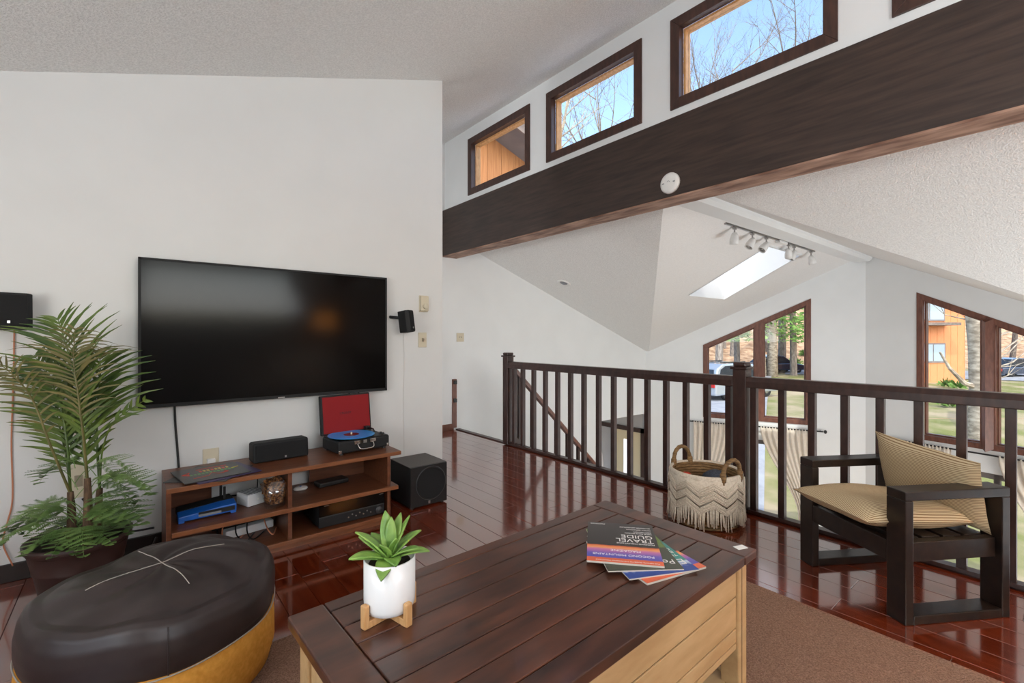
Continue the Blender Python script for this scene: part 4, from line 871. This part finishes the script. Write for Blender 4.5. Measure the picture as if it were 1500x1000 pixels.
frond([loc(146, 716, .05), loc(142, 640, .06), loc(143, 590, .06), loc(147, 550, .06), loc(146, 515, .06)], 18, .33, R(50), 'palm_leaf', 'palm_frond', .0088, .25, .15, .006, 4)
frond([loc(128, 705, -.03), loc(122, 640, -.08), loc(114, 575, -.1), loc(108, 530, -.1), loc(110, 480, -.12)], 22, .32, R(50), 'palm_dry', 'palm_frond', .0048, .45, .35, .005, 5)
frond([loc(104, 722, .02), loc(96, 665, .05), loc(84, 610, .08), loc(80, 570, .1), loc(88, 520, .1)], 20, .32, R(54), 'palm_leaf', 'palm_frond', .0092, .12, .15, .005, 6)
frond([loc(128, 705, .03), loc(122, 660, .03), loc(117, 620, .03), loc(114, 590, .03), loc(112, 560, .03)], 14, .32, R(58), 'palm_leaf', 'palm_frond', .0100, .05, .1, .005, 9)
frond([loc(146, 716, .03), loc(150, 660, -.0), loc(165, 620, -.02), loc(190, 600, -.03), loc(215, 584, -.05)], 5, .10, R(26), 'palm_leaf', 'palm_frond', .008, .1, .5, .004, 7)
def fernfrond(base, az, L, rise, seed):
    """arching fern frond with pinnae that carry their own small leaflets"""
    rr = random.Random(seed); d = Vector((math.cos(az), math.sin(az), 0)); b = MB(); base = Vector(base)
    P = [base + d * L * t + UP * (rise * L * (1.5 * t - 1.5 * t * t * 1.05) + .1 * L * t) for t in [i / 14 for i in range(15)]]
    b.tube(P, lambda t: .0022 * (1 - .7 * t), 4); sd_ = Vector((-d.y, d.x, 0))
    for k in range(5, 15):
        t = k / 14; p = P[k]; pl_len = L * .36 * math.sin(math.pi * (.18 + .8 * (t - .3) / .72)) if t < .99 else L * .06
        for sg in (-1, 1):
            dn = (sd_ * sg * .85 + d * .5 + UP * rr.uniform(-.25, .15)).normalized(); wn_ = dn.cross(UP).normalized()
            m_ = 9
            for j in range(m_):
                u = (j + .6) / m_; c = p + dn * pl_len * u; s_ = .032 * (1 - .7 * u) * L / .3
                for s2 in (-1, 1):
                    e = c + (wn_ * s2 * .9 + dn * .6).normalized() * s_; w_ = dn * .0052 * L / .3; i0 = len(b.v); b.v += [tuple(c - w_), tuple(c + w_), tuple(e + w_ * .4)]; b.f.append((i0, i0 + 1, i0 + 2))
    b.v = [(q[0], min(q[1], WLIM), max(q[2], .0)) for q in b.v]
    return b.build('fern_frond', 'fern_leaf', pp)
rn = random.Random(8)
for k in range(14):
    az = k * 2 * math.pi / 14 + rn.uniform(-.15, .15); L = rn.uniform(.20, .27) * (.8 if math.sin(az) > .35 else 1)
    fernfrond((rn.uniform(-.07, .07), rn.uniform(-.07, .07), .285), az, L, rn.uniform(.55, 1.0), k)
for k, (px_, py_) in enumerate(((62, 668), (72, 655), (40, 715), (30, 745), (55, 700), (70, 720), (45, 770), (95, 650), (180, 665), (205, 668), (165, 640), (190, 690), (175, 705), (200, 725), (170, 735), (150, 650), (185, 745), (215, 672), (60, 740), (160, 690), (85, 690), (15, 720))):
    tgt = loc(px_, py_, rn.uniform(-.14, .06)); b0 = loc(rn.uniform(108, 142), min(765, py_ + rn.uniform(35, 70)), rn.uniform(-.03, .03)); v = tgt - b0
    fernfrond(b0, math.atan2(v.y, v.x), max(.2, math.hypot(v.x, v.y) * 1.1), max(.1, min(1.1, v.z / max(.12, math.hypot(v.x, v.y)) + .25)), 60 + k)

# ---------------------------------------------------------------- lamp behind the camera that the television mirrors
fl_ = thing('floor_lamp', (2.62, -1.7, 0), 'floor lamp with warm glowing drum shade by the railing behind the camera', 'lamp')
MB().lathe([(.14, 0), (.14, .015), (.02, .03), (.012, .05), (.012, 1.42), (0, 1.42)], 24).build('stand', 'black_plastic', fl_, True)
MB().lathe([(.20, 1.38), (.15, 1.66)], 32, cap=False).build('shade', 'lamp_shade', fl_, True, solid=.003)
bl_ = light('lamp_bulb', 'POINT', (2.62, -1.7, 1.5), (0, 0, -1), 46, color=(1, .92, .82)); bl_.data.shadow_soft_size = .04

# ---------------------------------------------------------------- outdoors
GZ = -1.8
def gpt(px, Z, z): return W(px, Z, z)
def gz(Z): return -2.9 if Z < 9 else (-2.9 + 1.1 * smoothstep((Z - 9) / 9) if Z < 46 else -1.8 + (Z - 46) * .22 + 2.2 * smoothstep((Z - 46) / 30))
gr = MB().grid(lambda u, v: W(200 + 2600 * u, 6 + 114 * v ** 1.5, gz(6 + 114 * v ** 1.5)), 30, 60).build('ground', 'leaf_litter', None, True); struct(gr)
def patch(nm, pts, m, dz): return struct(MB().grid(lambda u, v: (lambda q: W(q[0], q[1], gz(q[1]) + dz))(((pts[0][0] * (1 - u) + pts[1][0] * u) * (1 - v) + (pts[3][0] * (1 - u) + pts[2][0] * u) * v, (pts[0][1] * (1 - u) + pts[1][1] * u) * (1 - v) + (pts[3][1] * (1 - u) + pts[2][1] * u) * v)), 12, 24).build(nm, m, None, True))
patch('yard_grass', [(1000, 7), (2700, 7), (2700, 46), (1000, 46)], 'yard', .02)
patch('driveway', [(700, 8), (1118, 8), (1135, 47), (700, 47)], 'asphalt', .05)
patch('road', [(1150, 38), (2400, 16), (2400, 22), (1150, 47)], 'asphalt', .06)
def car(loc, rz, m, L, Wd, Hh, suv, label):
    t = thing('car', loc, label, 'car', rz); w = Wd / 2; hb = .52 * Hh
    if suv: cab = [(-.47 * L, hb), (-.44 * L, .86 * Hh), (-.36 * L, .98 * Hh), (.02 * L, Hh), (.12 * L, .94 * Hh), (.26 * L, hb + .04)]
    else: cab = [(-.40 * L, hb + .03), (-.24 * L, .93 * Hh), (-.1 * L, Hh), (.06 * L, .96 * Hh), (.26 * L, hb + .02)]
    body = [(-.5 * L, .24), (-.5 * L, hb - .12), (-.48 * L, hb), (.26 * L, hb + .04), (.44 * L, hb - .1), (.5 * L, hb - .26), (.5 * L, .24)]
    MB().prism([(x, -w, z) for x, z in body], (0, Wd, 0)).build('body', m, t, bevel=.09, seg=3)
    wi = w * .86; b = MB(); b.prism([(x, -wi, z) for x, z in cab], (0, 2 * wi, 0)); b.build('cabin', m, t, bevel=.07, seg=3)
    cx_ = sum(p[0] for p in cab) / len(cab); cz_ = hb + .5 * (Hh - hb)
    sh = [(cx_ + (x - cx_) * .84, cz_ + (z - cz_) * .74) for x, z in cab]
    for y in (-wi - .012, wi): MB().prism([(x, y, z) for x, z in sh], (0, .012, 0)).build('side_window', 'car_glass', t)
    def screen(p, q, nm):
        a, b_ = Vector((p[0], 0, p[1])), Vector((q[0], 0, q[1])); dd = b_ - a; nn = Vector((-dd.z, 0, dd.x)).normalized(); nn = nn if nn.x * (p[0] - cx_) > 0 else -nn
        c0, c1 = a + dd * .14 + nn * .01, a + dd * .9 + nn * .01; MB().prism([c0 + Vector((0, -wi * .86, 0)), c0 + Vector((0, wi * .86, 0)), c1 + Vector((0, wi * .76, 0)), c1 + Vector((0, -wi * .76, 0))], nn * .02).build(nm, 'car_glass', t)
    screen(cab[0], cab[1], 'rear_window'); screen(cab[-1], cab[-2], 'windscreen')
    for x in (-.31 * L, .31 * L):
        for y in (-w + .02, w - .22):
            wh = MB().lathe([(.17, 0), (.33, .0), (.345, .03), (.345, .17), (.33, .2), (.17, .2)], 24, (x, y, .345), rot=Matrix.Rotation(R(-90), 3, 'X'), cap=False).build('tire', 'tire', t, True)
            MB().lathe([(.0, .01), (.2, .01), (.2, .19), (0, .19)], 16, (x, y, .345), rot=Matrix.Rotation(R(-90), 3, 'X')).build('rim', 'nickel', t)
    for y in (-w + .05, w - .3):
        MB().box(-.51 * L, -.495 * L, y, y + .25, hb - .28, hb - .1).build('tail_light', 'tail_red', t); MB().box(.475 * L, .505 * L, y, y + .25, hb - .38, hb - .26).build('head_light', 'white_plastic', t)
    if suv:
        for y in (-wi + .12, wi - .15): MB().box(-.36 * L, .02 * L, y, y + .04, Hh + .0, Hh + .05).build('roof_rail', 'black_plastic', t)
    return t
def heading(p, q): return math.atan2(q.y - p.y, q.x - p.x)
fa = math.atan2(FW.y, FW.x); ra = math.atan2(RT.y, RT.x)
pS = W(1072, 23.5, gz(23.5) + .05); car(pS, fa - R(62), 'car_silver', 4.7, 1.85, 1.75, True, 'silver sport utility car parked in the driveway')
pD = W(1135, 40, gz(40) + .03); car(pD, ra + R(4), 'car_dark', 4.7, 1.8, 1.5, False, 'dark blue car parked at the edge of the woods')
pX = W(1482, 36, gz(36) + .03); car(pX, ra + R(10), 'car_dark', 4.3, 1.75, 1.45, False, 'dark car parked across the road near the orange house')

def tree_mesh(seed, Hh, r0, depth=4, spread=.55, lean=.05, first=.35, mname='bark', nb=5):
    rr = random.Random(seed); tb_, bb = MB(), MB()
    def grow(b, p, d, L, r, lev):
        n = 6 if lev == 0 else 4; pts = [p]; q = p
        for i in range(n):
            d = (d + Vector((rr.uniform(-1, 1), rr.uniform(-1, 1), rr.uniform(-.3, .6))) * (.05 if lev == 0 else .16)).normalized(); q = q + d * L / n; pts.append(q)
        b.tube(pts, lambda t: r * (1 - (.93 if lev == 0 else .85) * t), (7, 5, 4, 3, 3)[lev], cap=False)
        if lev >= depth: return
        k = nb + (5 if lev == 0 else 0) - (1 if lev > 1 else 0)
        for i in range(k):
            t = first + (1 - first) * (i + rr.random()) / k if lev == 0 else .2 + .8 * (i + rr.random()) / k; j = min(int(t * n), n - 1); o = pts[j].lerp(pts[j + 1], t * n - j); ax = (pts[j + 1] - pts[j]).normalized()
            a = rr.uniform(0, 6.283); u = ax.orthogonal().normalized(); w = ax.cross(u); sp = spread * rr.uniform(.7, 1.3)
            dn = (ax * math.cos(sp) + (u * math.cos(a) + w * math.sin(a)) * math.sin(sp)).normalized()
            grow(bb, o, dn, L * rr.uniform(.34, .5) * (1.15 - .5 * t if lev == 0 else 1), r * (1 - .7 * t) * .5 + .004, lev + 1)
    grow(tb_, Vector((0, 0, -.3)), Vector((rr.uniform(-lean, lean), rr.uniform(-lean, lean), 1)).normalized(), Hh, r0, 0)
    ms = []
    for b, nm in ((tb_, 'trunk'), (bb, 'branches')):
        me = b.mesh(nm); me.materials.append(M[mname]); ms.append(me)
    return ms
TM = [tree_mesh(1, 17, .20, 4, .5), tree_mesh(2, 19, .24, 4, .62, .08), tree_mesh(3, 15, .16, 4, .45, .06, .3), tree_mesh(4, 20, .30, 3, .7, .05, .45, 'bark_dark'), tree_mesh(5, 16, .22, 3, .6, .12, .3, 'birch')]
def tree(k, p, rz, s, label, group):
    t = thing('bare_tree', p, label, 'tree', rz, group); t.scale = (s, s, s)
    for me in TM[k]: put(me.name.split('.')[0], me, t)
    return t
rn = random.Random(14)
for k in range(22):                                              # woods on the slope
    px_ = 1010 + (k % 13) * 17 + rn.uniform(-7, 7); Z = rn.uniform(46, 75)
    tree((3, 0, 1, 3, 2)[k % 5], W(px_, Z, gz(Z)), rn.uniform(0, 6), rn.uniform(.85, 1.15), 'bare grey tree in the woods on the leafy slope', 'bare trees on the wooded slope')
for k in range(9):                                               # tops seen through the high windows
    px_ = 1003 + k * 27 + rn.uniform(-8, 8); Z = rn.uniform(34, 42)
    tree((0, 2, 1)[k % 3], W(px_, Z, gz(Z)), rn.uniform(0, 6), rn.uniform(1.25, 1.45), 'slender bare tree whose crown shows through the high windows', 'bare crowns behind the high windows')
tree(4, W(832, 17, gz(17)), 2.2, 1.02, 'pale birch with spreading limbs behind the second high window', None)
tree(1, W(905, 26, gz(26)), 1.0, .9, 'bare tree with low spreading limbs beside the pale birch', None)
for k in range(5): Z = rn.uniform(38, 52); tree((1, 3, 0)[k % 3], W(1460 + k * 22, Z, gz(Z)), rn.uniform(0, 6), rn.uniform(.8, 1), 'bare tree behind the road beside the orange house', 'bare trees beside the orange house')
# big pale trunk in the side yard
bt = thing('yard_tree', W(1437, 14.2, gz(14.2) - .1), 'thick pale-barked tree in the yard in front of the orange house', 'tree')
MB().tube([(0, 0, 0), (.03, 0, .8), (.0, 0, 2), (-.05, .05, 3.3), (-.2, .15, 4.6), (-.3, .2, 6.5), (-.25, .1, 9)], lambda t: .34 - .20 * t, 12).build('trunk', 'birch', bt, True)
tb2 = MB(); rr = random.Random(31)
for k in range(16):
    z = 2.0 + k * .3; a = rr.uniform(0, 6.28); d = (RT * math.cos(a) + FW * math.sin(a) * .6); L = rr.uniform(1.0, 2.2); q = [Vector((0, 0, z)) + d * L * t + UP * (L * .55 * t + .1 * math.sin(t * 7 + k)) for t in (0, .25, .5, .75, 1)]
    tb2.tube(q, lambda t: .035 * (1 - .85 * t), 5)
    for j in range(5):
        o = q[1 + j % 4]; d2 = (d + Vector((rr.uniform(-1, 1), rr.uniform(-1, 1), rr.uniform(-.2, 1)))).normalized(); tb2.tube([o, o + d2 * .35, o + d2 * .7 + UP * .1], lambda t: .012 * (1 - .8 * t), 3)
b0 = -RT * .0; tb2.tube([Vector((0, 0, 2.0)), -RT * .5 + UP * 2.15, -RT * .95 + UP * 2.6, -RT * 1.25 + UP * 3.1], lambda t: .09 * (1 - .7 * t), 7)
tb2.build('branches', 'birch', bt)
# evergreen beside the dark car
pt = thing('pine_tree', W(1131, 36, gz(36)), 'pine with pale trunk and soft green boughs beside the dark car', 'tree')
MB().tube([(0, 0, -.2), (.05, 0, 3), (0, .05, 8), (.05, 0, 13)], lambda t: .42 * (1 - .7 * t), 10).build('trunk', 'birch', pt, True)
MB().tube([RT * -.75 + UP * -.2, RT * -.8 + UP * 3, RT * -.7 + UP * 9], lambda t: .3 * (1 - .6 * t), 9).build('trunk', 'birch', pt, True)
pf_ = MB(); rr = random.Random(6)
for k in range(2600):
    z = rr.uniform(3.0, 12.5); rad = (3.9 - .16 * z) * math.sqrt(rr.random()); a = rr.uniform(0, 6.283); c = Vector((rad * math.cos(a), rad * math.sin(a), z - .12 * rad)); s_ = rr.uniform(.16, .38); d = Vector((math.cos(a) + rr.uniform(-.5, .5), math.sin(a) + rr.uniform(-.5, .5), rr.uniform(-.5, .3))).normalized(); w = d.orthogonal().normalized() * s_ * .35
    i0 = len(pf_.v); pf_.v += [tuple(c - w), tuple(c + w), tuple(c + d * s_ * 1.6)]; pf_.f.append((i0, i0 + 1, i0 + 2))
pf_.build('needles', 'pine', pt)['kind'] = 'stuff'
for k in range(6):
    bs = MB(); rr = random.Random(40 + k)
    for j in range(160):
        d = Vector((rr.uniform(-1, 1), rr.uniform(-1, 1), rr.uniform(0, 1.2))).normalized(); c = d * rr.uniform(.1, .55); w = d.orthogonal() * .06; i0 = len(bs.v); bs.v += [tuple(c - w), tuple(c + w), tuple(c + d * .2)]; bs.f.append((i0, i0 + 1, i0 + 2))
    o = bs.build('shrub', 'pine'); Z = (20, 27, 28, 44, 47, 50)[k]; o.location = W((1392, 1404, 1386, 1060, 1165, 1180)[k], Z, gz(Z) + .1); o.scale = ((.75 if k < 3 else 1.2),) * 3; tag(o, *(('small budding yellow-green shrub in the yard before the orange house', 'shrub', 'shrubs before the orange house') if k < 3 else ('small green shrub at the edge of the woods behind the cars', 'shrub', 'shrubs at the edge of the woods')))
# orange neighbour house
hs = thing('house', W(1385, 31, gz(31) - .2), 'orange wood-sided house with dark roof across the road', 'house', ra + R(6))
MB().box(-3.6, 1.45, 0, 6, 0, 6.2).build('wall', 'orange_siding', hs)
for x in [-3.6 + k * .5 for k in range(11)]: MB().box(x - .012, x + .012, -.012, 0, 0, 6.2).build('batten', 'orange_siding', hs)
MB().prism([(-4.1, -.6, 6.0), (1.9, -.6, 6.0), (1.9, 3, 7.6), (-4.1, 3, 7.6)], (0, 0, .2)).build('roof', 'roof', hs)
def hwin(x0, x1, z0, z1):
    f = MB().box(x0, x1, -.06, .0, z0, z1).build('window', 'soffit', hs); MB().box(x0 + .1, (x0 + x1) / 2 - .04, -.075, -.05, z0 + .1, z1 - .1).build('pane', 'house_glass', f); MB().box((x0 + x1) / 2 + .04, x1 - .1, -.075, -.05, z0 + .1, z1 - .1).build('pane', 'house_glass', f)
hwin(-1.9, -.05, 1.55, 2.85); hwin(-2.4, -.1, 4.3, 5.6)
MB().box(-2.5, 0.0, -1.0, 0, 4.0, 4.18).build('balcony', 'roof', hs)

# taller wing of the house seen through the first high window
wing = thing('house_wing', (3.3, 5.5, 1.2), 'brown board-sided upper wing of the house beside the first high window', 'house wing')
zt1 = lambda x: 4.42 - .333 * (x - 3.3)
for k in range(14):
    x0 = 3.25 + k * .26; x1 = x0 + .252; MB().prism([(x0 - 3.3, 0, 0), (x1 - 3.3, 0, 0), (x1 - 3.3, 0, zt1(x1) - 1.2), (x0 - 3.3, 0, zt1(x0) - 1.2)], (0, .03, 0)).build('siding_board', 'siding', wing)
MB().box(-.1, 4, .02, .05, 0, 1.5).build('backing', 'soffit', wing)
MB().prism([(-.1, .1, zt1(3.2) - 1.2), (4, .1, zt1(7.3) - 1.2), (4, -.5, zt1(7.3) - 1.2), (-.1, -.5, zt1(3.2) - 1.2)], (0, 0, .05)).build('soffit', 'soffit', wing)
MB().prism([(-.1, -.5, zt1(3.2) - 1.22), (4, -.5, zt1(7.3) - 1.22), (4, -.5, zt1(7.3) - 1.0), (-.1, -.5, zt1(3.2) - 1.0)], (0, -.03, 0)).build('fascia', 'roof', wing)
